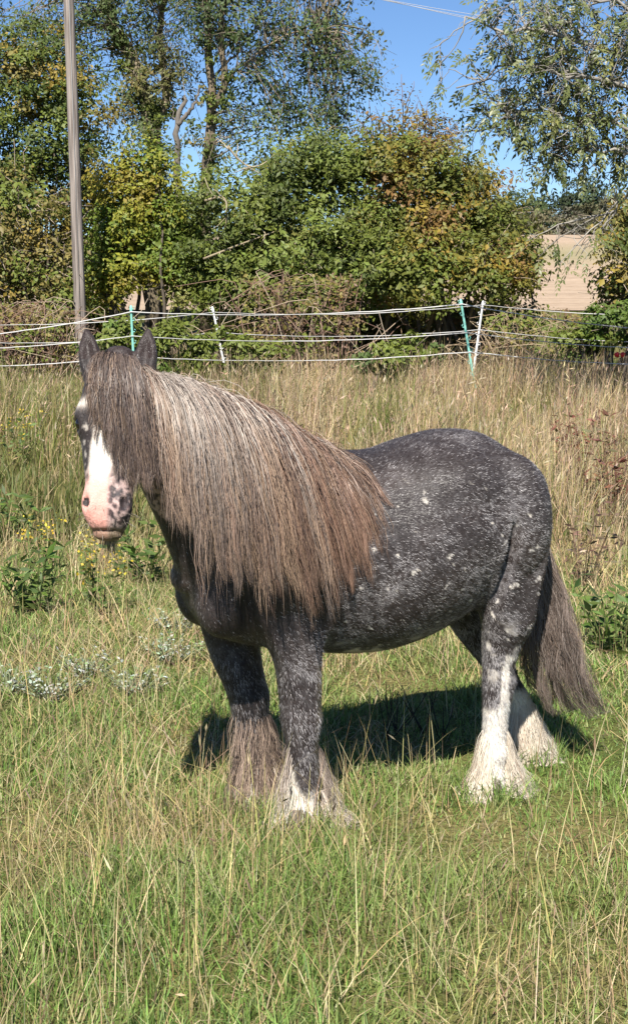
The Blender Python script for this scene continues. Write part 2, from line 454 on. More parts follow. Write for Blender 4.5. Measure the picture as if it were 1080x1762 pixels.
# hedge shrubs (lobes in photograph pixels at the shrub's own distance)
def L_(*a): return [(q[:4], q[4] if len(q) > 4 else 0) for q in a]
shrub('hedge_tree', 'dark green dense tree at the left picture edge behind the wooden pole', 'tree',
      L_((50, 130, 95, 85), (120, 190, 75, 85, .5), (-30, 250, 110, 110), (80, 290, 100, 100), (150, 360, 60, 90, .6), (20, 420, 110, 100, .6), (160, 470, 60, 90, .8), (120, 560, 80, 60, 1.)), 27.5,
      palette([GREEN_D, GREEN_M, (.07, .10, .02), OLIVE, OCHRE], [2.4, 3, 2, 1.2, .5], 1, 1.4), np.random.default_rng(1), stems=9, per_m2=5.5)
shrub('twiggy_shrub', 'olive brown twiggy shrub left of the wooden pole at the picture edge', 'shrub',
      L_((45, 350, 75, 65), (-20, 420, 90, 90), (75, 430, 65, 75), (30, 500, 85, 70), (105, 510, 42, 65), (-60, 520, 80, 80)), 24.6,
      palette([GREEN_M, OLIVE, (.19, .155, .05), OCHRE], [1.6, 3, 2, .5], 2, 1.8), np.random.default_rng(2), stems=14, twigs=150, twig_col=(.34, .27, .21), n_leaf=40, L=.075)
shrub('maple_shrub', 'bright yellow green shrub just right of the wooden pole', 'shrub',
      L_((250, 310, 72, 60), (215, 365, 60, 60), (290, 400, 62, 60), (230, 440, 75, 55), (300, 460, 50, 50), (180, 470, 40, 50), (255, 380, 70, 70, .8)), 25.6,
      palette([GREEN_M, (.13, .18, .025), GREEN_Y, (.24, .20, .03)], [1.3, 3, 2.6, .8], 3, 1.6), np.random.default_rng(3), stems=8, twigs=30)
shrub('willow_shrub', 'broad mid green shrub in the middle of the hedge behind the pony', 'shrub',
      L_((410, 355, 75, 70), (500, 310, 80, 75), (590, 300, 80, 70), (400, 450, 85, 75), (500, 420, 95, 85), (600, 400, 90, 80), (440, 510, 90, 55), (560, 490, 95, 65), (640, 470, 80, 70, -.6), (340, 500, 50, 60, .5), (330, 420, 55, 80, .9), (480, 570, 90, 45, 1.2), (600, 570, 80, 45, 1.3)), 25.2,
      palette([GREEN_D, GREEN_M, (.16, .20, .04), (.20, .20, .05)], [1.0, 3, 2.6, 1.4], 4, 1.6), np.random.default_rng(4), stems=16, twigs=120, twig_col=(.42, .36, .22), L=.085, aspect=.42, n_leaf=115)
shrub('hawthorn_shrub', 'rust and ochre tinted hawthorn shrub beside the gap to the field', 'shrub',
      L_((680, 300, 80, 75), (760, 320, 80, 75), (700, 390, 90, 75), (800, 400, 85, 75), (720, 470, 95, 62, -.8), (830, 465, 80, 60, -.8), (872, 430, 50, 62), (800, 330, 60, 60, .6), (655, 430, 60, 80, .5), (890, 480, 34, 42), (690, 565, 80, 45, 1.2), (790, 565, 80, 45, 1.2), (870, 560, 50, 42, 1.0)), 25.0,
      palette([GREEN_M, (.12, .135, .025), (.18, .165, .03), OCHRE, RUST], [1.6, 2.4, 2.6, 1.3, .5], 5, 1.8), np.random.default_rng(5), stems=16, twigs=80, twig_col=(.36, .28, .2))
shrub('russet_tree', 'russet brown fine twigged tree top rising above the hedge', 'tree',
      L_((700, 225, 62, 55), (655, 260, 60, 60), (745, 255, 50, 60), (700, 310, 80, 60)), 27.5,
      palette([(.075, .085, .02), RUST, (.12, .085, .03), OCHRE], [1.4, 2, 2, .8], 6, 1.2), np.random.default_rng(6), stems=7, twigs=190, twig_col=(.16, .09, .05), n_leaf=34, L=.06)
shrub('gap_shrub', 'ochre leaved shrub on the right of the field gap', 'shrub',
      L_((1085, 400, 48, 55), (1110, 470, 72, 60), (1078, 500, 45, 46), (1135, 400, 60, 70)), 22.5,
      palette([GREEN_D, OLIVE, OCHRE, (.13, .13, .03)], [1.4, 2, 2, 1.4], 7, 1.2), np.random.default_rng(8), stems=7, twigs=50)
shrub('nettle_patch', 'bright green low bush under the field gap at the right edge', 'bush',
      L_((1062, 560, 55, 34), (1120, 560, 60, 45), (1000, 588, 40, 22)), 21.5,
      palette([(.07, .115, .02), (.10, .15, .025), GREEN_M], [1, 2, 1], 8, 1.6), np.random.default_rng(9), stems=10, twigs=25, L=.075, rad=.2, inner=False, per_m2=14)
shrub('nettle_patch', 'fresh green low nettles between the pole and the white fence post', 'bush',
      L_((200, 590, 45, 34), (290, 600, 52, 34), (370, 612, 55, 34), (440, 612, 45, 26)), 20.5,
      palette([(.075, .13, .025), (.12, .18, .035), GREEN_M], [1, 2, 1], 9, 1.6), np.random.default_rng(10), stems=10, twigs=20, L=.075, rad=.2, inner=False, per_m2=14)
shrub('nettle_patch', 'low green weeds under the fence left of the teal corner post', 'bush',
      L_((680, 615, 42, 26), (640, 620, 30, 20), (730, 600, 30, 22)), 19.9,
      palette([(.055, .095, .02), (.08, .12, .03), GREEN_M], [1, 2, 1], 10, 1.6), np.random.default_rng(12), stems=6, twigs=15, L=.07, rad=.17, inner=False, per_m2=16)

# the hedge goes on past both picture edges
def copy_thing(src, name, dx, dy, rz, sc_, label, cat):
    c = src.copy(); COL.objects.link(c); c.name = name
    c.location = (src.location.x + dx, src.location.y + dy, float(gz(src.location.x + dx, src.location.y + dy)) - .02)
    c.rotation_euler = (0, 0, rz); c.scale = (sc_, sc_, sc_)
    tag(c, label, cat, 'hedge beyond the picture edges')
    for ch in src.children:
        k = ch.copy(); COL.objects.link(k); k.parent = c
ht, ws, ms, hs, gs = [next(o for o in bpy.data.objects if o.type == 'EMPTY' and o.name == q) for q in ('hedge_tree', 'willow_shrub', 'maple_shrub', 'hawthorn_shrub', 'gap_shrub')]
copy_thing(ms, 'hedge_shrub', -4.4, .3, .5, 1.1, 'green hedge shrub just outside the left picture edge', 'shrub')
copy_thing(hs, 'hedge_shrub', -9.6, .6, .3, 1.0, 'ochre tinted hedge shrub beyond the left picture edge', 'shrub')
copy_thing(ht, 'hedge_tree', -7.5, 1.5, .8, 1.0, 'dense hedge tree standing far outside the left picture edge', 'tree')
copy_thing(ws, 'hedge_shrub', 8.6, .2, -.2, 1.0, 'broad green hedge shrub beyond the right picture edge', 'shrub')

# dead bramble canes at the foot of the hedge
def bramble(label, px0, px1, py0, py1, Y, n, cols, seed):
    rng = np.random.default_rng(seed)
    x0, x1 = at(px0, py1, Y)[0], at(px1, py1, Y)[0]
    zt = at(px0, py0, Y)[2]; bx = np.array([(x0 + x1) / 2, Y, float(gz((x0 + x1) / 2, Y))])
    e = empty('bramble_thicket', bx, label, 'bramble')
    g = Geo()
    for i in range(n):
        a = np.array([rng.uniform(x0, x1), Y + rng.uniform(-.7, .5), 0]); a[2] = float(gz(a[0], a[1])) - .02
        h = (zt - a[2]) * rng.uniform(.4, 1.05)
        b = a + [rng.normal(0, .45), rng.normal(0, .3), h]
        c2 = b + [rng.normal(0, .5), rng.normal(0, .3), -h * rng.uniform(0, .45)]
        P = spline([a, a + (b - a) * .6 + [0, 0, h * .1], b, c2], 9)
        tube(g, P, np.linspace(.010, .004, 9), 3, np.array(cols[rng.integers(len(cols))]) * rng.uniform(.7, 1.3), False)
    g.build('canes', M['twig'], e, origin=bx)
    g = Geo()
    k = n * 3
    c = np.stack([rng.uniform(x0, x1, k), Y + rng.uniform(-.7, .5, k), bx[2] + (zt - bx[2]) * rng.uniform(.15, .95, k)], -1)
    clump_leaves(g, np.concatenate([c, np.tile([0, -.7, .5], (k, 1))], 1), rng, 7, .14, .07, palette([GREEN_M, OLIVE, (.16, .10, .05)], [1, 1, 1], seed, 2), .6)
    g.build('crown', M['leaf'], e, origin=bx)
CANE = [(.30, .21, .15), (.24, .15, .11), (.36, .28, .2), (.2, .12, .09)]
bramble('dry brown bramble canes at the left picture edge below the twiggy shrub', -60, 125, 520, 640, 22.6, 130, CANE, 31)
bramble('reddish bramble canes below the middle of the green hedge shrub', 420, 620, 470, 600, 23.6, 110, CANE, 32)
bramble('dry stems behind the corner posts below the field gap', 840, 1000, 530, 610, 22.2, 80, [(.36, .28, .18), (.28, .2, .13)], 33)

# tall thin-crowned trees behind the hedge
def airy_tree(name, label, Y, trunks, lobes_px, colf, seed, per_m2=3.2, n_leaf=42, rad=.34, L=.085, trunk_r=.17, bark=(.22, .18, .12), ivy=None, aspect=.4, twig_col=(.25, .21, .15)):
    rng = np.random.default_rng(seed)
    T = [spline([at(x, y, Y + dy) for x, y, dy in tr], 16) for tr in trunks]
    b = T[0][0].copy(); b[2] = float(gz(b[0], b[1]))
    e = empty(name, b, label, 'tree')
    g = Geo()
    foot = np.array([b[0], b[1], b[2] - .1])
    T[0] = spline(np.vstack([foot, T[0][::3], T[0][-1:]]), 20)
    for k, P in enumerate(T):
        r0 = trunk_r if k == 0 else trunk_r * (.6 if k == 1 else .2)
        tube(g, P + rng.normal(0, .02, P.shape), np.linspace(r0, r0 * .35, len(P)), 8, np.array(bark) * rng.uniform(.85, 1.1))
    g.build('trunk', M['bark'], e, origin=b, smooth=True)
    lobes = [px_lobe(*q, Y + dd) for q, dd in lobes_px]
    cl = shrub_clumps(lobes, rng, per_m2, (.15, 1.05), .8)
    allp = np.concatenate([P[4:] for P in T])
    g = Geo()
    for i in range(len(cl)):
        c = cl[i, :3]
        dd = np.linalg.norm((allp - c) * [1, .6, .8] + [0, 0, .35], axis=1)
        a = allp[np.argsort(dd)[rng.integers(0, 3)]]
        Lb = np.linalg.norm(c - a)
        limb(g, a, c, .007 + .006 * Lb, .004, rng, .09, 8, 4, np.array(twig_col) * rng.uniform(.6, 1.2), .12)
        for q in range(2):
            limb(g, c, c + rng.normal(0, .3, 3) + [0, 0, -.08], .007, .003, rng, .1, 4, 3, np.array(twig_col) * rng.uniform(.7, 1.25))
    g.build('branches', M['twig'], e, origin=b)
    g = Geo(); clump_leaves(g, cl, rng, n_leaf, rad, L, colf, aspect, .25, .8)
    if ivy:
        pts = []
        for k, lo, hi, n in ivy:
            P = T[k]; q = rng.integers(int(lo * (len(P) - 1)), int(hi * (len(P) - 1)) + 1, n)
            pts.append(P[q] + rng.normal(0, .16, (n, 3)))
        pts = np.concatenate(pts)
        clump_leaves(g, np.concatenate([pts, np.tile([0, -.8, .2], (len(pts), 1))], 1), rng, 26, .16, .075, palette([GREEN_D, GREEN_M, OLIVE], [1, 1, 1], seed + 3, 1.5), .7, .2)
    g.build('crown', M['leaf'], e, origin=b)
    return e
AIRY = palette([(.06, .09, .025), (.085, .12, .035), (.11, .14, .045), (.14, .14, .045)], [2, 3, 2, .8], 15, .7)
airy_tree('willow_tree', 'tall thin crowned tree with ivy clad trunk right of the wooden pole', 30.0,
          [[(262, 420, 0), (268, 300, 0), (255, 200, 0), (238, 120, .2), (205, 60, .3), (170, -20, .3)], [(262, 230, 0), (285, 150, .3), (275, 60, .4), (290, -40, .5)]],
          L_((70, 30, 90, 55), (180, 40, 60, 50), (260, 55, 70, 70), (215, 140, 35, 45), (290, 130, 50, 60), (120, 90, 60, 45), (250, 240, 40, 60), (180, -60, 120, 50), (320, -50, 100, 50)),
          AIRY, 51, ivy=[(0, .45, .8, 90), (1, .0, .4, 30)], trunk_r=.19, per_m2=5.0, L=.095)
airy_tree('dead_tree', 'slim bare forked tree between the two tall leafy trees', 29.0,
          [[(305, 400, 0), (306, 300, 0), (304, 220, 0), (316, 170, 0)], [(305, 215, 0), (330, 185, 0), (345, 150, .1)], [(304, 225, 0), (292, 165, 0)]],
          L_((300, 310, 25, 40), (330, 215, 22, 30)), AIRY, 52, trunk_r=.09, per_m2=2.0, bark=(.16, .14, .12), rad=.25)
airy_tree('willow_tree', 'tall thin crowned tree with pale forked trunk behind the green shrub', 29.0,
          [[(352, 400, 0), (356, 300, 0), (362, 220, 0), (368, 150, 0), (355, 70, .2), (360, -30, .3)], [(364, 200, 0), (385, 130, -.2), (378, 40, -.1), (400, -30, 0)],
           [(366, 175, 0), (420, 110, -.3), (490, 60, -.4), (580, 50, -.3)], [(372, 130, 0), (430, 60, .2), (470, -10, .3)]],
          L_((360, 30, 70, 60), (440, 40, 75, 60), (520, 30, 70, 60), (580, 60, 60, 65), (600, 130, 48, 55), (520, 120, 70, 50), (440, 130, 60, 50), (480, 200, 70, 40), (400, 230, 50, 40), (560, 200, 50, 45), (400, -60, 120, 50), (540, -50, 90, 50)),
          AIRY, 53, ivy=[(0, .35, .6, 40), (0, .7, .95, 20), (1, .1, .6, 20)], trunk_r=.135, bark=(.19, .15, .10), per_m2=5.8, L=.095)

# fallen and broken pale limbs resting in the green shrub
for lab, pts in (('pale broken limb hooked over the middle of the green shrub', [(352, 345), (380, 338), (390, 352), (388, 392)]),
                 ('long pale fallen limb lying across the green shrub', [(350, 445), (400, 425), (440, 410), (478, 396)]),
                 ('pale dead branch sprays at the top of the green shrub', [(392, 250), (405, 268), (425, 285), (450, 300)])):
    P = spline([at(x, y, 24.45) for x, y in pts], 12); g = Geo()
    tube(g, P - P[0], np.linspace(.022, .008, 12), 6, (.27, .22, .14))
    rr = np.random.default_rng(len(lab))
    for k in range(5):
        i = rr.integers(2, 11); limb(g, (P - P[0])[i], (P - P[0])[i] + rr.normal(0, .22, 3) + [0, 0, .1], .014, .005, rr, .12, 5, 4, (.38, .32, .22))
    o = g.build('fallen_branch', M['twig'], None, True); o.location = P[0]; tag(o, lab, 'branch')

# ash tree that hangs in from the right
def ash_tree():
    rng = np.random.default_rng(77)
    Y = 17.0
    b = np.array([5.6, 18.0, float(gz(5.6, 18.0))])
    e = empty('ash_tree', b, 'ash tree with pale drooping twigs hanging in from the right picture edge', 'tree')
    g = Geo()
    P0 = spline([b - [0, 0, .1], b + [.05, 0, 1.5], b + [-.1, -.1, 3.2], b + [.1, -.1, 5.0], b + [0, 0, 6.5]], 16)
    tube(g, P0, np.linspace(.24, .08, 16), 10, (.26, .24, .20))
    g.build('trunk', M['bark'], e, True, origin=b)
    g = Geo(); limbs = []
    tw = (.24, .22, .19)
    for a, pts in ((7, [(1180, 120), (1060, 90), (960, 60), (870, 50), (800, 30)]), (6, [(1200, 200), (1080, 150), (970, 130), (880, 110), (790, 150)]),
                   (5, [(1200, 250), (1090, 220), (990, 200), (900, 190), (830, 230)]), (5, [(1230, 330), (1120, 270), (1030, 260), (950, 250)]),
                   (4, [(1230, 330), (1120, 320), (1075, 340), (1045, 370)]), (8, [(1180, 40), (1060, 10), (960, -30)]), (9, [(1300, 0), (1250, -80)])):
        P = spline(np.vstack([P0[a], [at(x, y, Y + rng.uniform(-.5, .5)) for x, y in pts]]), 16)
        P = P + rng.normal(0, .03, P.shape)
        tube(g, P, np.linspace(.036, .009, 16), 6, np.array(tw) * rng.uniform(.85, 1.1)); limbs.append(P)
    allp = np.concatenate([p[3:] for p in limbs])
    lobes = [px_lobe(*q, Y) for q in ((960, 30, 130, 60), (1040, 90, 100, 70), (940, 120, 110, 55), (1000, 200, 110, 60), (880, 205, 75, 50), (1050, 255, 60, 42), (815, 180, 32, 50), (860, 60, 40, 38), (1150, 150, 90, 120), (935, 265, 50, 30), (1180, 0, 120, 90))]
    cl = shrub_clumps(lobes, rng, 13.0, (.1, 1.05), .8)
    extra = [at(x, y, Y) for x, y in ((757, 78), (762, 105), (772, 118), (800, 92), (824, 12), (905, 415), (925, 445), (990, 440), (1000, 436), (1025, 425), (960, 470), (1040, 400), (1050, 300), (900, 285))]
    cl = np.concatenate([cl, np.concatenate([np.array(extra), np.tile([-.3, -.5, 0], (len(extra), 1))], 1)])
    nodes, ndir = [], []
    for i in range(len(cl)):
        c = cl[i, :3]
        a = allp[np.argsort(np.linalg.norm(allp + [0, 0, .1] - c, axis=1))[rng.integers(0, 3)]]
        Lb = np.linalg.norm(c - a)
        P = limb(g, a, c, .006 + .006 * Lb, .004, rng, .10, 8, 4, np.array(tw) * rng.uniform(.75, 1.35), .05)
        for q in range(3):
            s_ = P[rng.integers(3, 8)]
            tip = s_ + rng.normal(0, .17, 3) + [0, 0, -.10]
            Pt = limb(g, s_, tip, .005, .003, rng, .16, 6, 3, np.array(tw) * rng.uniform(.8, 1.4))
            for j in (3, 5):
                if rng.random() < .50:
                    nodes.append(Pt[j]); ndir.append(Pt[j] - s_)
        nodes.append(c); ndir.append(c - P[-2])
    g.build('branches', M['twig'], e, origin=b)
    nodes, ndir = np.array(nodes), norm(np.array(ndir)); k = len(nodes)
    d = norm(ndir * .6 + rng.normal(0, .5, (k, 3)) + [0, -.1, -.35])
    g = Geo()
    cols = np.array([(.095, .12, .035), (.13, .15, .048), (.17, .185, .07), (.20, .20, .06)])[rng.choice(4, k, p=[.35, .35, .22, .08])]
    pinnate(g, nodes, d, norm(rng.normal(0, .4, (k, 3)) + [0, -.4, .8]), rng.uniform(.13, .22, k), cols)
    g.build('crown', M['ash_leaf'], e, origin=b)
ash_tree()

# ------------------------------------------------------------------ utility pole and cables
pb = at(140, 575, 24.0); pb[2] = float(gz(pb[0], 24.0))
ptop = at(113.5, -130, 24.0)
e = empty('utility_pole', pb, 'weathered grey brown wooden utility pole at the left in front of the hedge', 'pole')
g = Geo()
n = 60; P = pb[None] + (ptop - pb)[None] * np.linspace(-.02, 1, n)[:, None]
sides = 20; ang = np.arange(sides) * 2 * np.pi / sides
r = np.linspace(.102, .080, n)
rr = r[:, None] * (1 + .05 * (vnoise(np.stack(np.broadcast_arrays(np.cos(ang)[None] * 6, np.sin(ang)[None] * 6, np.linspace(0, 3, n)[:, None]), -1), 4) - .5))
V = P[:, None] + np.stack([np.cos(ang)[None] * rr, np.sin(ang)[None] * rr, 0 * rr], -1)
i = np.arange(n - 1)[:, None] * sides; j = np.arange(sides)[None]; kk = (j + 1) % sides
g.add(V.reshape(-1, 3), None, np.stack([i + j, i + kk, i + sides + kk, i + sides + j], -1).reshape(-1, 4), (.23, .18, .15))
m, t, p = new_mat('pole_wood')
tc = N(t, 'ShaderNodeTexCoord'); mp = N(t, 'ShaderNodeMapping'); mp.inputs['Scale'].default_value = (30, 30, 1.2)
n1 = N(t, 'ShaderNodeTexNoise', Scale=1.0, Detail=6.0); n2 = N(t, 'ShaderNodeTexNoise', Scale=1.1, Detail=3.0)
t.links.new(tc.outputs['Object'], mp.inputs['Vector']); t.links.new(mp.outputs[0], n1.inputs['Vector']); t.links.new(tc.outputs['Object'], n2.inputs['Vector'])
r1 = N(t, 'ShaderNodeValToRGB'); r1.color_ramp.elements[0].position = .3; r1.color_ramp.elements[1].position = .72
r1.color_ramp.elements[0].color = (.12, .10, .09, 1); r1.color_ramp.elements[1].color = (.44, .385, .345, 1)
r2 = N(t, 'ShaderNodeValToRGB'); r2.color_ramp.elements[0].color = (.72, .71, .70, 1); r2.color_ramp.elements[1].color = (1.12, 1.1, 1.08, 1)
mx = N(t, 'ShaderNodeMixRGB', blend_type='MULTIPLY'); mx.inputs[0].default_value = 1
t.links.new(n1.outputs['Fac'], r1.inputs[0]); t.links.new(n2.outputs['Fac'], r2.inputs[0]); t.links.new(r1.outputs[0], mx.inputs[1]); t.links.new(r2.outputs[0], mx.inputs[2])
t.links.new(mx.outputs[0], p.inputs['Base Color']); p.inputs['Roughness'].default_value = .9; p.inputs['Specular IOR Level'].default_value = .15
bp = N(t, 'ShaderNodeBump', Strength=1.0, Distance=.03); t.links.new(n1.outputs['Fac'], bp.inputs['Height']); t.links.new(bp.outputs[0], p.inputs['Normal'])
M['pole'] = m
g.build('shaft', m, e, True, origin=pb)
g = Geo(); box(g, ptop + [0, -.11, -.25], (.75, .05, .055), (.22, .18, .15)); g.build('crossarm', m, e, origin=pb)
for dx in (-.6, 0, .6):
    g = Geo(); tube(g, [ptop + [dx, -.11, -.19 + q] for q in (0, .05, .051, .09, .091, .14)], [.015, .015, .045, .045, .03, .03], 10, (.35, .2, .13)); g.build('insulator', M['plastic'], e, origin=pb)
g = Geo(); tube(g, [pb + (ptop - pb) * q + [.02, -.098, 0] for q in (.1, .4, .97)], .008, 5, (.2, .19, .18)); g.build('earth_wire', M['cable'], e, origin=pb)
for i, (dx, ex, ey) in enumerate(((-.6, 1250, 68), (0, 1250, 84), (.6, 1250, 98))):
    a = ptop + [dx, -.11, -.05]; bb = at(ex, ey, 62.0)
    tt = np.linspace(0, 1, 30)[:, None]; P = a + (bb - a) * tt; P[:, 2] -= (1.6 * 4 * tt * (1 - tt))[:, 0] * .25
    g = Geo(); tube(g, P - a, .007, 5, (.6, .62, .65)); o = g.build('overhead_cable', M['cable'], None); o.location = a
    tag(o, ['uppermost thin overhead cable crossing the blue sky', 'middle thin overhead cable crossing the blue sky', 'lowest thin overhead cable crossing the blue sky'][i], 'cable', 'overhead cables')

# ------------------------------------------------------------------ electric fences
def fence_post(parent, top, bot, col, rng):
    """tread-in plastic post: ribbed shaft, wire lugs, foot tread and spike"""
    top, bot = np.asarray(top), np.asarray(bot)
    ax = norm(top - bot); L = np.linalg.norm(top - bot)
    g = Geo(); tube(g, [bot + ax * L * q for q in (0, .3, .6, .93, .97, 1.0)], [.019, .018, .017, .016, .022, .012], 8, col)
    sh = g.build('post', M['plastic'], parent, True, origin=parent.location)
    for q in np.linspace(.22, .96, 8):
        g = Geo(); c = bot + ax * L * q
        sx = 1 if rng.random() < .5 else -1
        tube(g, [c, c + [sx * .035, -.012, .008], c + [sx * .045, -.012, .03], c + [sx * .03, -.012, .042]], [.008, .007, .006, .005], 5, col)
        g.build('wire_lug', M['plastic'], sh, origin=parent.location)
    g = Geo(); box(g, bot + ax * .06 + [.05, 0, 0], (.06, .015, .008), col); g.build('foot_tread', M['plastic'], sh, origin=parent.location)
def fence_tape(name, parent, pts, wd, col, rng):
    """white polytape sagging between the posts, with a slow twist"""
    P = []
    for a, b in zip(pts[:-1], pts[1:]):
        tt = np.linspace(0, 1, 26)[:-1, None]; a, b = np.asarray(a), np.asarray(b)
        q = a + (b - a) * tt; q[:, 2] -= (4 * tt * (1 - tt))[:, 0] * np.linalg.norm(b - a) * .020
        P.append(q)
    P.append(np.array([pts[-1]])); P = np.concatenate(P)
    P = P + np.stack([0 * P[:, 0], .004 * rng.normal(0, 1, len(P)), .002 * rng.normal(0, 1, len(P))], -1)
    T = norm(np.gradient(P, axis=0)); ph = np.cumsum(rng.uniform(.0, .5, len(P)))
    A = norm(np.cross(T, [0, 0, 1.])); B = np.cross(A, T)
    S = A * np.sin(ph)[:, None] * .5 + B * (.75 + .25 * np.cos(ph))[:, None]; S = norm(S); Nn = np.cross(S, T)
    g = Geo(); n = len(P)
    V = np.stack([P - S * wd - Nn * .002, P + S * wd - Nn * .002, P + S * wd + Nn * .002, P - S * wd + Nn * .002], 1).reshape(-1, 3)
    i = np.arange(n - 1)[:, None] * 4; j = np.arange(4)[None]; k = (j + 1) % 4
    g.add(V, None, np.stack([i + j, i + k, i + 4 + k, i + 4 + j], -1).reshape(-1, 4), col)
    return g.build(name, M['tape'], parent, origin=parent.location)
rf = np.random.default_rng(5)
TEAL, WHITE = (.22, .52, .44), (.72, .72, .70)
def post_pts(tp, bp_, Y):
    t_ = at(*tp, Y); b_ = at(*bp_, Y); ax = (b_ - t_); s_ = (float(gz(b_[0], Y)) - .02 - t_[2]) / ax[2]
    return t_, t_ + ax * s_
YA, YB = 19.0, 21.3
fa = empty('electric_fence', at(805, 690, YA) * [1, 1, 0], 'near electric fence of white tape on leaning teal plastic posts', 'fence')
fb = empty('electric_fence', at(820, 690, YB) * [1, 1, 0], 'rear electric fence of white tape on slim white plastic posts', 'fence')
for tp, bt in (((225, 525), (229, 600)), ((792, 514), (820, 686)), ((-190, 560), (-188, 640)), ((1260, 540), (1262, 700))):
    fence_post(fa, *post_pts(tp, bt, YA), TEAL, rf)
for tp, bt in (((365, 527), (377, 585)), ((831, 517), (816, 625)), ((-150, 535), (-150, 640)), ((1290, 525), (1285, 640))):
    fence_post(fb, *post_pts(tp, bt, YB), WHITE, rf)
def tp_(parent, Y, pts, wd=.0065):
    fence_tape('tape', parent, [at(x, y, Y - .025) for x, y in pts], wd, (.46, .45, .43), rf)
tp_(fa, YA, [(-190, 590), (226, 536), (795, 523), (1260, 575)])
tp_(fa, YA, [(-190, 600), (227, 578), (803, 572), (1262, 600)], .0052)
tp_(fa, YA, [(-190, 628), (228, 613), (809, 605), (1262, 626)], .006)
tp_(fb, YB, [(-150, 556), (368, 537), (829, 524), (1289, 540)], .0052)
tp_(fb, YB, [(-150, 585), (373, 572), (824, 567), (1287, 588)], .005)
# small red tag on the lowest tape
c = at(1066, 611, YA - .04); g = Geo()
for q in range(2):
    s_ = -1 if q else 1
    g.add([[0, -.01 * s_, .02], [.035 * s_, -.02, .045], [.075 * s_, -.01, .02], [.06 * s_, .0, -.02], [.02 * s_, -.015, -.03], [0, .012, .02], [.035 * s_, .006, .045], [.075 * s_, .014, .02], [.06 * s_, .02, -.02], [.02 * s_, .008, -.03]],
          [[0, 1, 4], [1, 2, 3], [1, 3, 4], [5, 9, 6], [6, 8, 7], [6, 9, 8]], [[0, 5, 6, 1], [1, 6, 7, 2], [2, 7, 8, 3], [3, 8, 9, 4], [4, 9, 5, 0]], (.62, .03, .03))
o = g.build('warning_tag', M['plastic'], None); o.location = c
tag(o, 'small red plastic tag tied to the lowest fence tape at the right', 'tag')

# ------------------------------------------------------------------ the pony (local: x forward, y its left, z up)
TH = math.radians(25.0)
HO = np.array([.30, 4.66, 0.0])
VX = 0.0070
G0 = np.array([-.70, -.42, -.02]); G1 = np.array([1.36, .66, 1.66])
GN = np.ceil((G1 - G0) / VX).astype(int) + 1
AX = [G0[k] + VX * np.arange(GN[k]) for k in range(3)]
SDF = np.full(GN, 0.5, np.float32)

def table(xs, *vals):
    """stations -> function giving smoothly interpolated columns"""
    P = np.column_stack([xs] + [np.broadcast_to(v, len(xs)) for v in vals]).astype(float)
    D = spline(P, 40 * len(xs))
    return lambda x: [np.interp(x, D[:, 0], D[:, k]).astype(np.float32) for k in range(1, P.shape[1])]
def region(lo, hi):
    s_ = []
    for k in range(3):
        a = int(np.clip(np.floor((lo[k] - G0[k]) / VX), 0, GN[k] - 1)); b = int(np.clip(np.ceil((hi[k] - G0[k]) / VX) + 1, 1, GN[k]))
        s_.append(slice(a, b))
    X, Y, Z = np.meshgrid(*[AX[k][s_[k]].astype(np.float32) for k in range(3)], indexing='ij', sparse=True)
    return tuple(s_), X, Y, Z
def smin(a, b, k):
    h = np.clip(.5 + .5 * (b - a) / k, 0, 1)
    return b + (a - b) * h - k * h * (1 - h)
def put(sl, d, k=.03):
    SDF[sl] = smin(SDF[sl], d.astype(np.float32), k)
def carve(sl, d, k=.006):
    SDF[sl] = -smin(-SDF[sl], d.astype(np.float32), k)
def ell(c, r, k=.03, R=None, cut=False):
    c, r = np.asarray(c, float), np.asarray(r, float); m_ = r.max() + .08
    sl, X, Y, Z = region(c - m_, c + m_)
    X, Y, Z = X - c[0], Y - c[1], Z - c[2]
    if R is not None: X, Y, Z = [R[j][0] * X + R[j][1] * Y + R[j][2] * Z for j in range(3)]
    q = np.sqrt((X / r[0]) ** 2 + (Y / r[1]) ** 2 + (Z / r[2]) ** 2)
    d = (q - 1) * r.min()
    (carve if cut else put)(sl, d, k)
def loft(o, A, S, U, st, k=.03, e=2.0, pad=.1):
    """st rows: (w, a lateral half width, top, bottom[, lateral shift]) along axis A from o; S lateral, U up"""
    st = np.asarray(st, float)
    if st.shape[1] == 4: st = np.column_stack([st, np.zeros(len(st))])
    f = table(st[:, 0], *st[:, 1:].T)
    pts = np.array([o + A * w_ + U * q for w_, q in zip(np.r_[st[:, 0], st[:, 0]], np.r_[st[:, 2], st[:, 3]])])
    mr = st[:, 1].max() + pad
    sl, X, Y, Z = region(pts.min(0) - mr, pts.max(0) + mr)
    X, Y, Z = X - o[0], Y - o[1], Z - o[2]
    W_ = A[0] * X + A[1] * Y + A[2] * Z; u = S[0] * X + S[1] * Y + S[2] * Z; v = U[0] * X + U[1] * Y + U[2] * Z
    wc = np.clip(W_, st[0, 0], st[-1, 0])
    a, tp, bt, sh = f(wc)
    a = np.maximum(a, .004); c = (tp + bt) / 2; b = np.maximum((tp - bt) / 2, .004)
    mn = np.minimum(a, b)
    q = (np.abs((u - sh) / a) ** e + np.abs((v - c) / b) ** e + (np.abs((W_ - wc)) / mn) ** e) ** (1 / e)
    put(sl, (q - 1) * mn, k)
ex, ey, ez = np.eye(3)
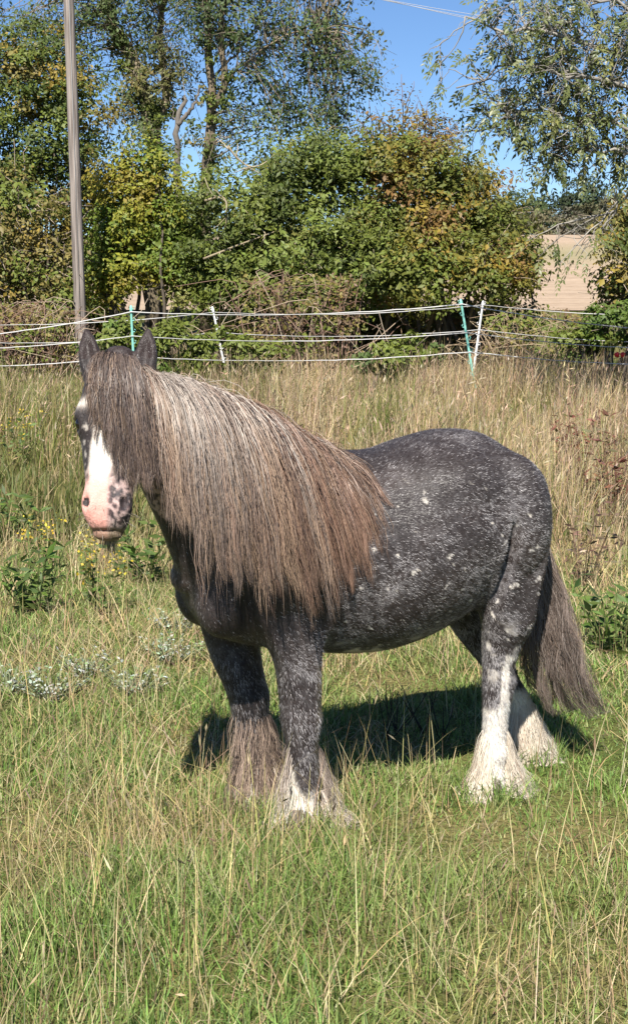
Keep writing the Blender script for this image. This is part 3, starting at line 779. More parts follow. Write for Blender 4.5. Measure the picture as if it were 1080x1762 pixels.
# trunk: x, half width, top, bottom
loft(np.zeros(3), ex, ey, ez, [(-.448, .05, .98, .84), (-.437, .105, 1.03, .80), (-.405, .16, 1.085, .72), (-.34, .213, 1.155, .66), (-.25, .240, 1.205, .635), (-.12, .270, 1.217, .57), (0, .286, 1.195, .53),
      (.12, .284, 1.165, .51), (.25, .262, 1.168, .515), (.36, .240, 1.185, .53), (.48, .222, 1.15, .555), (.60, .20, 1.06, .585), (.69, .165, .98, .63), (.745, .11, .90, .70), (.765, .05, .84, .76)], .05, 2.05)
# legs: z up; columns: z, lateral half, front x, rear x, y centre
def leg(rows, k=.035):
    rows = sorted(rows)
    loft(np.zeros(3), ez, ey, ex, [(z, a, xf, xr, y) for z, a, xf, xr, y in rows], k, 2.1)
def foreleg(y, rows):
    sg = 1 if y > 0 else -1
    leg([(z, a * (1.12 if .08 < z < .5 else 1), xf + (.006 if .08 < z < .5 else 0), xr - (.008 if .08 < z < .5 else 0), sg * yy) for z, a, xf, xr, yy in rows])
foreleg(1, [(.0, .062, .505, .380, .135), (.035, .060, .498, .380, .135), (.065, .050, .485, .385, .135), (.10, .042, .470, .385, .135), (.135, .046, .472, .378, .135), (.18, .040, .470, .388, .135), (.26, .040, .477, .392, .135),
            (.315, .048, .488, .385, .135), (.355, .054, .497, .380, .135), (.40, .052, .500, .384, .135), (.45, .056, .505, .382, .135), (.53, .068, .525, .378, .14), (.62, .082, .56, .375, .145), (.72, .085, .60, .38, .14), (.84, .07, .63, .43, .12), (.95, .04, .60, .48, .10)])
foreleg(-1, [(.0, .062, .585, .470, .12), (.035, .060, .575, .468, .12), (.065, .050, .555, .462, .12), (.10, .042, .540, .455, .12), (.135, .046, .540, .445, .12), (.18, .040, .535, .452, .12), (.26, .042, .545, .452, .12),
             (.32, .050, .560, .448, .12), (.37, .054, .573, .448, .12), (.42, .054, .592, .462, .12), (.48, .060, .618, .472, .125), (.56, .074, .650, .47, .13), (.64, .085, .67, .46, .13), (.74, .085, .68, .44, .125), (.86, .07, .66, .46, .11), (.95, .04, .60, .48, .10)])
# hind legs
leg([(.0, .060, -.185, -.320, .125), (.035, .058, -.192, -.318, .125), (.065, .05, -.205, -.312, .125), (.10, .042, -.222, -.312, .125), (.135, .046, -.222, -.325, .125), (.18, .040, -.232, -.318, .125), (.27, .042, -.234, -.320, .125),
     (.33, .047, -.232, -.332, .125), (.385, .05, -.230, -.345, .125), (.43, .05, -.230, -.338, .125), (.50, .06, -.226, -.356, .13), (.58, .078, -.218, -.395, .14), (.67, .098, -.20, -.395, .145), (.78, .112, -.19, -.408, .14), (.90, .11, -.2, -.41, .13), (1.02, .08, -.24, -.42, .11)])
leg([(.0, .060, -.485, -.61, -.115), (.035, .058, -.49, -.605, -.115), (.065, .05, -.50, -.60, -.115), (.10, .042, -.508, -.60, -.115), (.135, .046, -.503, -.606, -.115), (.18, .040, -.493, -.583, -.115), (.25, .042, -.462, -.555, -.115),
     (.31, .047, -.41, -.515, -.115), (.36, .05, -.375, -.495, -.115), (.42, .054, -.325, -.46, -.118), (.50, .07, -.262, -.43, -.125), (.58, .09, -.225, -.42, -.135), (.67, .105, -.205, -.43, -.14), (.78, .112, -.19, -.43, -.14), (.90, .11, -.2, -.43, -.13), (1.02, .08, -.24, -.42, -.11)])
for s_ in (1, -1):
    ell((-.312, s_ * .148, .92), (.13, .115, .215), .05)        # haunch
    ell((-.27, s_ * .165, .735), (.07, .065, .10), .022)       # stifle
    ell((.55, s_ * .13, .84), (.125, .09, .19), .025)           # shoulder
    ell((.672, s_ * .088, .735), (.088, .085, .11), .018)        # breast
    ell((-.07, s_ * .13, 1.06), (.16, .11, .09), .06)           # loin
for s_ in (1, -1):
    for k_ in range(7):                                       # fold between flank and thigh
        q_ = k_ / 6; ell((-.255 + .045 * q_ ** 2, s_ * (.262 - .03 * q_), .90 - .25 * q_), (.012, .030 + .012 * q_, .035), .022, None, True)
    for k_ in range(5):                                       # behind the elbow
        q_ = k_ / 4; ell((.365 + .02 * q_, s_ * .245, .58 + .20 * q_), (.010, .026, .035), .02, None, True)
    for k_ in range(4):                                       # between breast and forearm
        q_ = k_ / 3; ell((.615 + .03 * q_, s_ * .185, .60 + .16 * q_), (.010, .028, .035), .02, None, True)
# neck: turned towards its left
NB = np.array([.42, 0, .90]); NT = np.array([.95, .095, 1.35]); ND = norm(NT - NB)
NS = norm(np.cross(ez, ND)); NU = np.cross(ND, NS)
loft(NB, ND, NS, NU, [(-.05, .16, .24, -.26), (.05, .185, .262, -.30), (.15, .175, .258, -.315), (.26, .15, .246, -.295), (.36, .13, .230, -.245), (.46, .115, .200, -.20), (.55, .105, .168, -.16), (.64, .095, .13, -.12), (.72, .07, .08, -.07)], .045)
# head
HP = np.array([1.0, .098, 1.455])
hd = norm(np.array([.50, .866, 0])); TAU = math.radians(19)
HA = hd * math.sin(TAU) - ez * math.cos(TAU); HN = hd * math.cos(TAU) + ez * math.sin(TAU); HS = np.cross(ez, hd)
HS = -np.cross(hd, ez)                        # its own left
HK = .865
def hp(s, w_, n): return HP + HS * s + HA * w_ * HK + HN * n
loft(HP, HA, HS, HN, [(w_ * HK, a, b, c) for w_, a, b, c in [(-.035, .045, .0, -.08), (0, .068, .025, -.115), (.06, .088, .047, -.15), (.13, .101, .056, -.172), (.19, .103, .058, -.17), (.26, .092, .055, -.145), (.33, .079, .050, -.10), (.39, .069, .047, -.073), (.44, .064, .046, -.062), (.485, .062, .042, -.06), (.525, .055, .030, -.056), (.552, .040, .008, -.04)]], .03, 2.35)
RH = np.stack([HS, HA, HN])
ell(hp(.0, .10, .025), (.075, .09, .04), .03, RH)
for s_ in (1, -1):
    ell(hp(s_ * .052, .15, -.095), (.04, .10, .075), .03, RH)            # cheek
    ell(hp(s_ * .084, .185, .012), (.022, .040, .032), .022, RH)         # brow over the eye
    ell(hp(s_ * .094, .200, .020), (.015, .021, .018), .008, RH, True)   # eye socket
    ell(hp(s_ * .047, .462, .016), (.022, .042, .032), .02, RH)          # nostril flare
    ell(hp(s_ * .054, .462, .041), (.009, .021, .016), .006, RH, True)   # nostril
ell(hp(0, .549, -.026), (.036, .015, .036), .012, RH)
ell(hp(0, .550, .014), (.056, .004, .024), .006, RH, True)               # mouth
#                    # chin and lower lip
# tail dock and sheath of muscle
ell((-.437, 0, 1.0), (.045, .045, .09), .03)

BALD = SDF.copy()                             # without the ears: the long hair slides over this
for s_ in (1, -1):
    # ears
    eb = hp(s_ * .078, .005, -.045); ed = norm(-HA * 1.0 + HS * s_ * (.16 if s_ < 0 else .04) + HN * .12); es = norm(HS - ed * (HS @ ed)); en = np.cross(es, ed); en = en if en @ HN > 0 else -en
    loft(eb, ed, es, en, [(-.02, .028, .026, -.022), (.02, .032, .028, -.024), (.05, .032, .028, -.022), (.082, .026, .022, -.018), (.110, .014, .012, -.012), (.126, .006, .004, -.006)], .016)
    ell(eb + ed * .06 + en * .034, (.021, .062, .026), .008, np.stack([es, ed, en]), True)
FIELD = [SDF]
def sample(P):
    """signed distance at points, trilinear"""
    SDF = FIELD[0]
    q = np.clip((P - G0) / VX, 0, GN - 1.001); i = q.astype(int); f = q - i
    out = 0
    for dx in (0, 1):
        for dy in (0, 1):
            for dz in (0, 1):
                out = out + SDF[i[..., 0] + dx, i[..., 1] + dy, i[..., 2] + dz] * (f[..., 0] if dx else 1 - f[..., 0]) * (f[..., 1] if dy else 1 - f[..., 1]) * (f[..., 2] if dz else 1 - f[..., 2])
    return out
def grad(P, h=.008):
    return norm(np.stack([sample(P + e_ * h) - sample(P - e_ * h) for e_ in np.eye(3)], -1))
def surface_nets():
    ins = SDF < 0
    cells = np.zeros(GN - 1, np.uint8)
    for dx in (0, 1):
        for dy in (0, 1):
            for dz in (0, 1):
                cells += ins[dx:GN[0] - 1 + dx, dy:GN[1] - 1 + dy, dz:GN[2] - 1 + dz]
    act = (cells > 0) & (cells < 8)
    I = np.argwhere(act); idx = np.full(GN - 1, -1, np.int32); idx[act] = np.arange(len(I))
    acc = np.zeros((len(I), 3)); cnt = np.zeros(len(I))
    corners = [(a, b, c) for a in (0, 1) for b in (0, 1) for c in (0, 1)]
    val = {c: SDF[I[:, 0] + c[0], I[:, 1] + c[1], I[:, 2] + c[2]] for c in corners}
    for c in corners:
        for k in range(3):
            if c[k] == 0:
                d = list(c); d[k] = 1; d = tuple(d)
                a, b = val[c], val[d]; m_ = (a < 0) != (b < 0)
                t_ = np.where(m_, a / np.where(m_, a - b, 1), 0)
                p_ = np.array(c, float)[None].repeat(len(I), 0); p_[:, k] = t_
                acc[m_] += p_[m_]; cnt[m_] += 1
    V = G0 + (I + acc / cnt[:, None]) * VX
    Q = []
    for k in range(3):
        a = [slice(None)] * 3; b = [slice(None)] * 3; a[k] = slice(0, -1); b[k] = slice(1, None)
        A_, B_ = ins[tuple(a)], ins[tuple(b)]
        E_ = np.argwhere(A_ != B_); u, v = (k + 1) % 3, (k + 2) % 3
        ok = (E_[:, u] > 0) & (E_[:, v] > 0) & (E_[:, u] < GN[u] - 1) & (E_[:, v] < GN[v] - 1); E_ = E_[ok]
        def cell(du, dv):
            q = E_.copy(); q[:, u] -= du; q[:, v] -= dv
            return idx[q[:, 0], q[:, 1], q[:, 2]]
        q = np.stack([cell(1, 1), cell(0, 1), cell(0, 0), cell(1, 0)], -1)
        fl = ~A_[tuple(E_.T)]
        q[fl] = q[fl][:, ::-1]; Q.append(q)
    return V, np.concatenate(Q)
HV, HQ = surface_nets()
HN_ALL = grad(HV)


def head_coords(P):
    d = P - HP
    return d @ HS, d @ HA / HK, d @ HN
def coat_color(P):
    """colour of the hide at local points; second result: share of white hairs"""
    x, y, z = P[:, 0], P[:, 1], P[:, 2]
    n1 = fbm(P * 7, 21); n2 = fbm(P * 22, 22); n3 = fbm(P * 60, 23, 2)
    base = np.array([.027, .021, .020])[None] * (.75 + .6 * n1)[:, None]
    base = base + np.clip(n1 - .5, 0, 1)[:, None] * np.array([.035, .022, .014])
    roan = .12 + .26 * smooth(n1, .4, .7)
    fl = smooth(x, -.36, -.22) * smooth(x, .42, .30) * smooth(z, 1.12, .70)
    roan = roan + .50 * fl * smooth(n2, .3, .7) + .16 * fl
    rump = smooth(x, .0, -.2) * smooth(z, .6, .8)
    roan = roan + rump * (.10 + .25 * smooth(n2, .45, .75))
    edge = np.exp(-((x + .235 + .10 * (z - .8)) / .028) ** 2) * smooth(z, .62, .72) * smooth(z, 1.22, .95)   # pale line in front of the stifle
    roan = roan + .55 * edge
    leg_ = smooth(z, .66, .52)
    roan = roan + leg_ * (.18 + .3 * smooth(n2, .4, .7)) * smooth(z, .1, .3)
    bel = smooth(z, .60, .54) * smooth(x, -.1, .1) * smooth(x, .40, .32)
    # white spots
    sp = smooth(vnoise(P * 56, 31) + .12 * (n3 - .5), .885, .92) * (smooth(x, .45, .3) * smooth(z, 1.15, .95) * smooth(z, .5, .55)) * .9
    white = np.clip(sp + bel * smooth(n2, .45, .6) * .8, 0, 1)
    pale = np.array([.66, .60, .52])
    # hind socks
    near_h = (x < -.1) & (y > .03); far_h = (x < -.1) & (y < -.03)
    top = .300 + .05 * (n1 - .5) + .20 * smooth(np.abs(x + .282 + .03 * (n2 - .5)), .022, .008) * (y > .135)
    wh = np.where(near_h, smooth(z, top + .012, top - .012), 0)
    wh = np.where(far_h, smooth(z, .29, .26), wh)
    sp2 = near_h * smooth(z, .62, .52) * smooth(z, .36, .46) * smooth(n2 + .25 * n3, .68, .78) * (y > .14)
    wh = np.maximum(wh, sp2 * .9)
    near_f = (x > .2) & (y > .03)
    wh = np.maximum(wh, np.where(near_f, smooth(z - .235 + 2.0 * np.abs(y - .125) + .08 * (n2 - .5), .02, -.02) * smooth(x, .40, .42), 0))
    white = np.maximum(white, wh)
    # head: blaze, pink muzzle, dark speckles on its left
    s, w_, n = head_coords(P)
    isH = smooth(w_, -.06, .0) * (n > -.2) * (np.abs(s) < .16) * ((P[:, 0] > .85) & (z > .85))
    face = isH * smooth(n, -.055, -.03)
    half = .034 + .018 * smooth(w_, .22, .08) + .010 * (fbm(P * 30, 41) - .5)
    cen = -.006 - .012 * smooth(w_, .2, .36)
    bl = face * smooth(np.abs(s - cen), half + .006, half - .006)
    rside = isH * smooth(s, .0, -.03) * smooth(w_, .36, .42)            # muzzle pale on its right
    bl = np.maximum(bl, rside)
    brow = isH * smooth(s, -.05, -.065) * np.exp(-((w_ - .135) / .017) ** 2) * .85 * (n > -.04)
    bl = np.maximum(bl, brow)
    pinkness = smooth(w_, .32, .43)
    headw = np.array([.70, .62, .54])[None] * (1 - pinkness)[:, None] + np.array([.68, .33, .27])[None] * pinkness[:, None]
    lsp = isH * smooth(s, .004, .014) * smooth(w_, .33, .40) * smooth(fbm(P * 95, 43, 2), .40, .52)
    C = base * (1 - white[:, None]) + pale * (.92 + .16 * n2)[:, None] * white[:, None]
    fleck = isH * (1 - bl) * smooth(fbm(P * 55, 44, 2), .58, .68) * .55 * (w_ > .2)
    C = C * (1 - fleck[:, None]) + headw * fleck[:, None]
    C = C * (1 - bl[:, None]) + headw * (.9 + .2 * n2)[:, None] * bl[:, None]
    speck = np.array([.035, .028, .030])
    lft = isH * smooth(s, .0, .012) * smooth(w_, .34, .39)
    mixs = lft * .9
    C = C * (1 - mixs[:, None]) + (speck * lsp[:, None] + np.array([.42, .30, .27]) * (1 - lsp[:, None])) * mixs[:, None]
    # nostrils and lips
    for q in (1, -1):
        d = np.linalg.norm(P - hp(q * .052, .462, .037), axis=1); C = np.where((smooth(d, .017, .013) * isH > .5)[:, None], np.array([.03, .02, .02]), C)
    lip = isH * smooth(w_, .538, .546)
    C = C * (1 - .8 * lip[:, None]) + np.array([.12, .085, .045]) * .8 * lip[:, None]
    # grazing stains yellow the lips; ears dark inside
    ear = (z > HP[2] + .02) & (P[:, 0] > .85)
    C = np.where(ear[:, None], np.array([.028, .018, .016]), C)
    roan = roan * (1 - .55 * smooth(x, .42, .55) * smooth(z, .5, .6)) * (1 - isH) + .04 * isH
    # underline of the belly is clay pale
    under = smooth(z, .545, .525) * smooth(x, -.15, 0) * smooth(x, .42, .36)
    C = C * (1 - under[:, None] * .6) + np.array([.30, .26, .14]) * under[:, None] * .6
    return C, np.clip(roan, 0, .9), np.maximum(white, bl)

horse = empty('pony', HO, 'dark roan cob pony with a long brown mane, white blaze and feathered legs', 'pony')
horse.rotation_euler = (0, 0, math.pi + TH)
hc, hroan, _w = coat_color(HV)
hcol = hc + hroan[:, None] * .24 * np.array([.42, .40, .41]) * smooth(fbm(HV * 90, 29, 2), .35, .65)[:, None]
g = Geo(); g.add(HV, None, HQ, hcol)
body = g.build('body', M['hide'], horse, True)

# short coat: hairs lie along the growth direction
rh = np.random.default_rng(3)
A_, B_, C_, D_ = [HV[HQ[:, k]] for k in range(4)]
fn = np.cross(C_ - A_, D_ - B_); ar = np.linalg.norm(fn, axis=1)
def surf(n, wgt=None):
    pr = ar if wgt is None else ar * wgt
    k = rh.choice(len(HQ), n, p=pr / pr.sum()); u, v = rh.random((2, n, 1))
    p_ = (A_[k] * (1 - u) + B_[k] * u) * (1 - v) + (D_[k] * (1 - u) + C_[k] * u) * v
    return p_, norm(fn[k])
P_, N_ = surf(215000)
Ng = grad(P_); P_, N_ = P_, Ng
sH, wH, nH = head_coords(P_)
onhead = (P_[:, 0] > .86) & (P_[:, 2] > .88) & (wH < .58)
keep = ~(onhead & (wH > .44))
P_, N_, sH, wH, nH, onhead = [q[keep] for q in (P_, N_, sH, wH, nH, onhead)]
x, y, z = P_.T
flow = np.stack([-1 - 0 * x, 0 * x, -.25 - 1.0 * smooth(z, .8, .6) * smooth(np.abs(x - .1), .2, .45) - .35 * smooth(x, .3, .6)], -1)
swirl = fbm(P_ * 4, 61) - .5
flow[:, 2] += swirl * 1.2
lowleg = z < .52
flow[lowleg] = [0, 0, -1]; flow[:, 0] += np.where(lowleg, -.25, 0)
flow[onhead] = HA
flow = flow + rh.normal(0, .22, flow.shape)
flow = norm(flow - N_ * (flow * N_).sum(1)[:, None])
C0, R0, W0 = coat_color(P_)
n_ = len(P_)
whitehair = rh.random(n_) < R0 * (.5 + .9 * smooth(fbm(P_ * np.array([30, 30, 70]), 63), .40, .60)) * (.65 + .65 * smooth(fbm(P_ * 9, 64), .35, .65)) * .85
hcx = C0 * rh.uniform(.55, 1.6, (n_, 1)) + np.array([.010, .005, .002]) * rh.random((n_, 1))
hcx[whitehair] = np.array([.37, .345, .34]) * rh.uniform(.45, 1.15, (whitehair.sum(), 1)) * np.where(rh.random((whitehair.sum(), 1)) < .10, 1.5, 1)
ln = np.where(onhead, np.where(wH > .34, .004, .008), np.where(lowleg, .016, .0105)) * rh.uniform(.6, 1.4, n_)
wd = np.where(onhead, .0007, .0010) * np.where(whitehair, .8, 1.0)
sd_ = np.cross(flow, N_)
tip = P_ + flow * ln[:, None] + N_ * (ln * rh.uniform(.10, .34, n_))[:, None]
V = np.stack([P_ - sd_ * wd[:, None] - N_ * .001, P_ + sd_ * wd[:, None] - N_ * .001, tip], 1).reshape(-1, 3)
g = Geo(); g.add(V, np.arange(n_ * 3).reshape(-1, 3), None, np.repeat(np.clip(hcx, .004, .8), 3, 0))
o = g.build('coat', M['coat'], body); tag(o, kind='stuff')

# eyes
for s_ in (1, -1):
    c = hp(s_ * .083, .200, .018); g = Geo(); nu, nv = 14, 10
    u = np.linspace(0, 2 * np.pi, nu, endpoint=False); v = np.linspace(0, np.pi, nv)
    Vv = np.stack([np.outer(np.sin(v), np.cos(u)), np.outer(np.sin(v), np.sin(u)), np.outer(np.cos(v), np.ones(nu))], -1).reshape(-1, 3)
    i = np.arange(nv - 1)[:, None] * nu; j = np.arange(nu)[None]; k = (j + 1) % nu
    out = norm(HS * s_ + HN * .9)
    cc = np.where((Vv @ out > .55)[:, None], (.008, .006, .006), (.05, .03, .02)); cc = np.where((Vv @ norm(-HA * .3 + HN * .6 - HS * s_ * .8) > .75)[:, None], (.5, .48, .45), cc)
    g.add(c + Vv * .019, None, np.stack([i + j, i + k, i + nu + k, i + nu + j], -1).reshape(-1, 4), cc)
    g.build('eye', M['eye'], body, True)
# hooves
for c, yaw in (((.445, .135), 0), ((.528, -.12), .1), ((-.252, .125), 0), ((-.55, -.115), 0)):
    g = Geo(); a = np.arange(20) * 2 * np.pi / 20
    prof = [(-.004, .074), (.0, .076), (.03, .070), (.06, .058), (.072, .05)]
    Vv = np.concatenate([np.stack([c[0] + .012 + np.cos(a) * r_ - .01 * (z_ / .06), c[1] + np.sin(a) * r_ * .92, np.full(20, z_)], -1) for z_, r_ in prof])
    i = np.arange(len(prof) - 1)[:, None] * 20; j = np.arange(20)[None]; k = (j + 1) % 20
    g.add(Vv, [[0, b + 1, b] for b in range(1, 19)], np.stack([i + j, i + k, i + 20 + k, i + 20 + j], -1).reshape(-1, 4), (.13, .10, .08))
    g.build('hoof', M['hoof'], body, True)

# ---- long hair
FIELD[0] = BALD
def grow(root, d0, length, steps, pull, offs, rng, wave=.006, collide=True, inertia=.72, pulls=None):
    """strands fall under pull and slide over the body; returns (m, steps+1, 3)"""
    m_ = len(root); P = root.copy(); d = d0.copy(); out = [P.copy()]
    st = (length / steps)[:, None]
    for k in range(steps):
        tgt = pull if pulls is None else pulls(P, k / steps)
        d = norm(d * inertia + tgt * (1 - inertia) + rng.normal(0, .012, d.shape))
        P = P + d * st
        if collide:
            s_ = sample(P); hit = s_ < offs
            if hit.any():
                gr = grad(P[hit]); P[hit] += gr * (offs[hit] - s_[hit])[:, None] * .85
                dn = (d[hit] * gr).sum(1, keepdims=True); d[hit] = norm(d[hit] - gr * np.minimum(dn, 0))
        out.append(P.copy())
    return np.stack(out, 1)
def locks(P, rng, n_lock, amt=.75, power=1.4, wave=.006, wl=.09):
    """pull strands together into locks towards their tips and add a slight wave"""
    m_, k, _ = P.shape
    lead = rng.choice(m_, n_lock, replace=False)
    r0 = P[:, 0]; mid = P[:, k // 2]
    best = np.zeros(m_, int); bd = np.full(m_, 1e9)
    for j in lead:
        dd = ((mid - mid[j]) ** 2).sum(1) + .5 * ((r0 - r0[j]) ** 2).sum(1) + .3 * ((P[:, -1] - P[j, -1]) ** 2).sum(1); b = dd < bd
        bd[b] = dd[b]; best[b] = j
    t_ = np.linspace(0, 1, k)[None, :, None]
    wgt = amt * t_ ** power * rng.uniform(.6, 1.15, (m_, 1, 1))
    arc = np.cumsum(np.r_[0, np.ones(k - 1)]) / k
    Q = P + (P[best] - P) * np.clip(wgt, 0, .97)
    ph = (best * 1.7 % 6.28)[:, None] + rng.normal(0, .5, (m_, 1)); Ls = np.linalg.norm(P[:, -1] - P[:, 0], axis=1)[:, None]
    w1 = wave * t_[..., 0] ** .8 * np.sin(ph + 6.28 * t_[..., 0] * Ls / wl)
    Q[..., 0] += w1; Q[..., 1] += .4 * w1
    return Q, best
def strands(name, P, W, col, parent=None, face=None, mat='hair'):
    """ribbons turned so that their flat side faces away from the body"""
    T = norm(np.gradient(P, axis=1))
    if face is None:
        f = np.broadcast_to(np.array([.42, .9, .2]), P.shape) + RNG.normal(0, .5, (len(P), 1, 3))
    else: f = face
    S = norm(np.cross(T, f))
    g = Geo(); ribbons(g, P, W, S, col)
    return g.build(name, M[mat], parent if parent is not None else body)

# mane: roots along the crest
rm = np.random.default_rng(12)
crest = spline([(.92, .088, 1.455), (.87, .078, 1.45), (.81, .06, 1.435), (.72, .04, 1.40), (.60, .02, 1.34), (.50, 0, 1.27), (.42, 0, 1.21), (.345, 0, 1.17)], 200)
for _ in range(12):
    crest[:, 2] -= np.clip(sample(crest), -.03, .03)
m_ = 16500
u = 1 - (1 - rm.random(m_)) ** 1.0
u = np.where((u > .8) & (rm.random(m_) < .4), rm.random(m_) * .8, u)
part = vnoise(np.stack([u * 46, 0 * u, 0 * u], -1), 79) < .34; u = np.where(part & (rm.random(m_) < .8), np.clip(u + .012, 0, 1), u)
root = np.stack([np.interp(u, np.linspace(0, 1, 200), crest[:, k]) for k in range(3)], -1) + rm.normal(0, .008, (m_, 3)) * [1, 1.5, .2]
root[:, 1] += rm.uniform(-.015, .028, m_)
for _ in range(4):
    root -= grad(root) * (sample(root) + .004)[:, None]
uq = np.round(u * 90 + rm.normal(0, .35, m_)) / 90
Lm = np.interp(u, [0, .12, .3, .5, .7, .85, 1], [.44, .54, .61, .65, .64, .54, .32]) * (.66 + .62 * vnoise(np.stack([uq * 70, 0 * u, 0 * u], -1), 77)) * (1.03 - .62 * rm.random(m_) ** 1.5)
back = np.interp(u, [0, .25, .5, .75, 1], [-.04, -.04, -.12, -.19, -.24])
pull = norm(np.stack([back, np.full(m_, .10), np.full(m_, -1.)], -1) + rm.normal(0, .05, (m_, 3)))
d0 = norm(np.stack([-.15 + 0 * u, .85 + 0 * u, np.full(m_, .30)], -1) + rm.normal(0, .15, (m_, 3)))
PM = grow(root, d0, Lm, 12, pull, rm.uniform(.002, .020, m_) , rm, inertia=.70)
PM0 = PM.copy(); PM, lk = locks(PM, rm, 620, .94, 2.2, .009, .17)
fly = rm.random(m_) < .14; PM[fly] = PM0[fly] + np.cumsum(rm.normal(0, .0035, (fly.sum(), 13, 3)), 1)
tt = np.linspace(0, 1, 13)[None, :, None]
un = np.clip(u + .06 * (vnoise(np.stack([u * 22, 0 * u, 0 * u], -1), 71) - .5), 0, 1)[:, None, None]
silver = np.array([.47, .415, .36]); brown = np.array([.165, .098, .068]); tan = np.array([.38, .26, .175]); dark = np.array([.036, .026, .022])
sil = np.exp(-((un - .20) / .19) ** 2) * 1.0 + .35 * smooth(vnoise(np.stack([u * 34, 0 * u, 0 * u], -1), 73), .55, .8)[:, None, None]
lkr = rm.random(m_ + 1)[lk][:, None, None]
sil = np.clip(sil * (.30 + 1.05 * lkr) + .75 * (lkr > .80) * smooth(un, .2, .4) + .0 * un, 0, 1) * (1 - .72 * smooth(tt + .25 * (lkr - .5), .35, .85))
lk2 = rm.random(m_ + 1)[lk][:, None, None]
cm = brown * (.45 + 1.1 * lk2) * (1 - sil) + silver * sil
rootdark = smooth(un, .42, .6) * (1 - smooth(tt, .02, .22)) * .6
cm = cm * (1 - rootdark) + dark * rootdark
tanl = ((rm.random(m_)[:, None, None] < .16) | (lkr > .88)) * smooth(tt, .15, .5)
cm = cm * (1 - tanl * .75) + tan * tanl * .75
drk = (rm.random(m_)[:, None, None] < .12)
cm = np.where(drk, cm * .5, cm)
cm = cm * rm.uniform(.75, 1.25, (m_, 1, 1))
wm = .00072 * (1 - .6 * np.linspace(0, 1, 13) ** 1.5)
strands('mane', PM, wm, cm)

# forelock over the face
m_ = 5200
s0 = rm.uniform(-.028, .052, m_); w0 = rm.uniform(-.035, .03, m_)
root = HP + HS * s0[:, None] + HA * w0[:, None] + HN * (.02)
for _ in range(6):
    root -= grad(root) * (sample(root) + .003)[:, None]
Lf = np.interp(s0, [-.04, -.015, .01, .046], [.155, .21, .34, .36]) * (1.22 - .72 * rm.random(m_) ** .9)
spread = np.where(s0 < 0, s0 * 1.6, s0 * 4.0) + .13 + rm.normal(0, .05, m_)
pullf = norm(-ez[None] * 1.0 + HN[None] * .10 + HS[None] * (spread * .50)[:, None])
d0 = norm(HN[None] * .9 + HS[None] * (s0 * 5 + .03)[:, None] - HA[None] * .1 + rm.normal(0, .1, (m_, 3)))
PF = grow(root, d0, Lf, 14, pullf, rm.uniform(.004, .026, m_), rm, inertia=.62)
PF0 = PF.copy(); PF, lk = locks(PF, rm, 170, .93, 2.0, .011, .13)
fly = rm.random(m_) < .14; PF[fly] = PF0[fly] + np.cumsum(rm.normal(0, .003, (fly.sum(), 15, 3)), 1)
lkr = rm.random(m_ + 1)[lk][:, None, None]; tt = np.linspace(0, 1, 15)[None, :, None]
cf = np.array([.125, .088, .072]) * (.45 + .9 * lkr)
warm = smooth(-s0, .0, .05)[:, None, None] * .6
cf = cf * (1 - warm) + np.array([.22, .145, .10]) * (.6 + .6 * lkr) * warm
lite = (rm.random(m_)[:, None, None] < .13); cf = np.where(lite, np.array([.30, .21, .145]), cf)
drk = (rm.random(m_)[:, None, None] < .18); cf = np.where(drk, cf * .45, cf)
grey = (1 - smooth(tt, .05, .35)) * .45
cf = cf * (1 - grey) + np.array([.17, .145, .135]) * grey * rm.uniform(.4, 1.2, (m_, 1, 1))
strands('forelock', PF, .00068 * (1 - .6 * np.linspace(0, 1, 15) ** 1.5), cf, face=np.broadcast_to(HN, PF.shape) + rm.normal(0, .5, (m_, 1, 3)))

# tail, drawn out behind
m_ = 4300
a = rm.random(m_) * 6.28; rr = rm.random(m_) ** .5
root = np.array([-.467, 0, .98]) + np.stack([-.01 * rr * np.cos(a), .028 * rr * np.sin(a), .06 * rm.uniform(-1, 1, m_)], -1)
steps = 14; tt = np.linspace(0, 1, steps + 1)
guide = spline([(-.467, 0, .98), (-.490, -.01, .88), (-.515, -.02, .75), (-.555, -.03, .61), (-.58, -.03, .48), (-.61, -.03, .35), (-.70, -.03, .19)], steps + 1)
aa = rm.random(m_) * 6.283; ra = rm.random(m_) ** .6; lat = ra * np.cos(aa) * 1.2; dep = ra * np.sin(aa) * 1.2; ends = 1.16 - .75 * rm.random(m_) ** .9
ts = tt[None] * ends[:, None]
GP = np.stack([np.interp(ts, tt, guide[:, k]) for k in range(3)], -1)
wid = np.interp(ts, [0, .15, .4, .7, 1], [.012, .03, .08, .13, .15])
PT = GP + np.stack([wid * dep[:, None] * .75, wid * lat[:, None] * .8, 0 * wid], -1) + (root - guide[0])[:, None] * (1 - np.clip(ts * 6, 0, 1))[..., None]
s_ = sample(PT); hit = s_ < .01
PT[hit] += grad(PT[hit]) * (.01 - s_[hit])[:, None]
PT, lk = locks(PT, rm, 110, .93, 1.4, .026, .21)
lkr = rm.random(m_ + 1)[lk][:, None, None]
ct = np.array([.19, .142, .115]) * (.45 + .9 * lkr) * rm.uniform(.6, 1.3, (m_, 1, 1)) + 0 * PT
lt = (rm.random(m_)[:, None, None] < .25); ct = np.where(lt, np.array([.34, .28, .24]) * rm.uniform(.6, 1.1, (m_, 1, 1)), ct)
strands('tail', PT, .00075 * (1 - .6 * tt ** 1.5), ct)

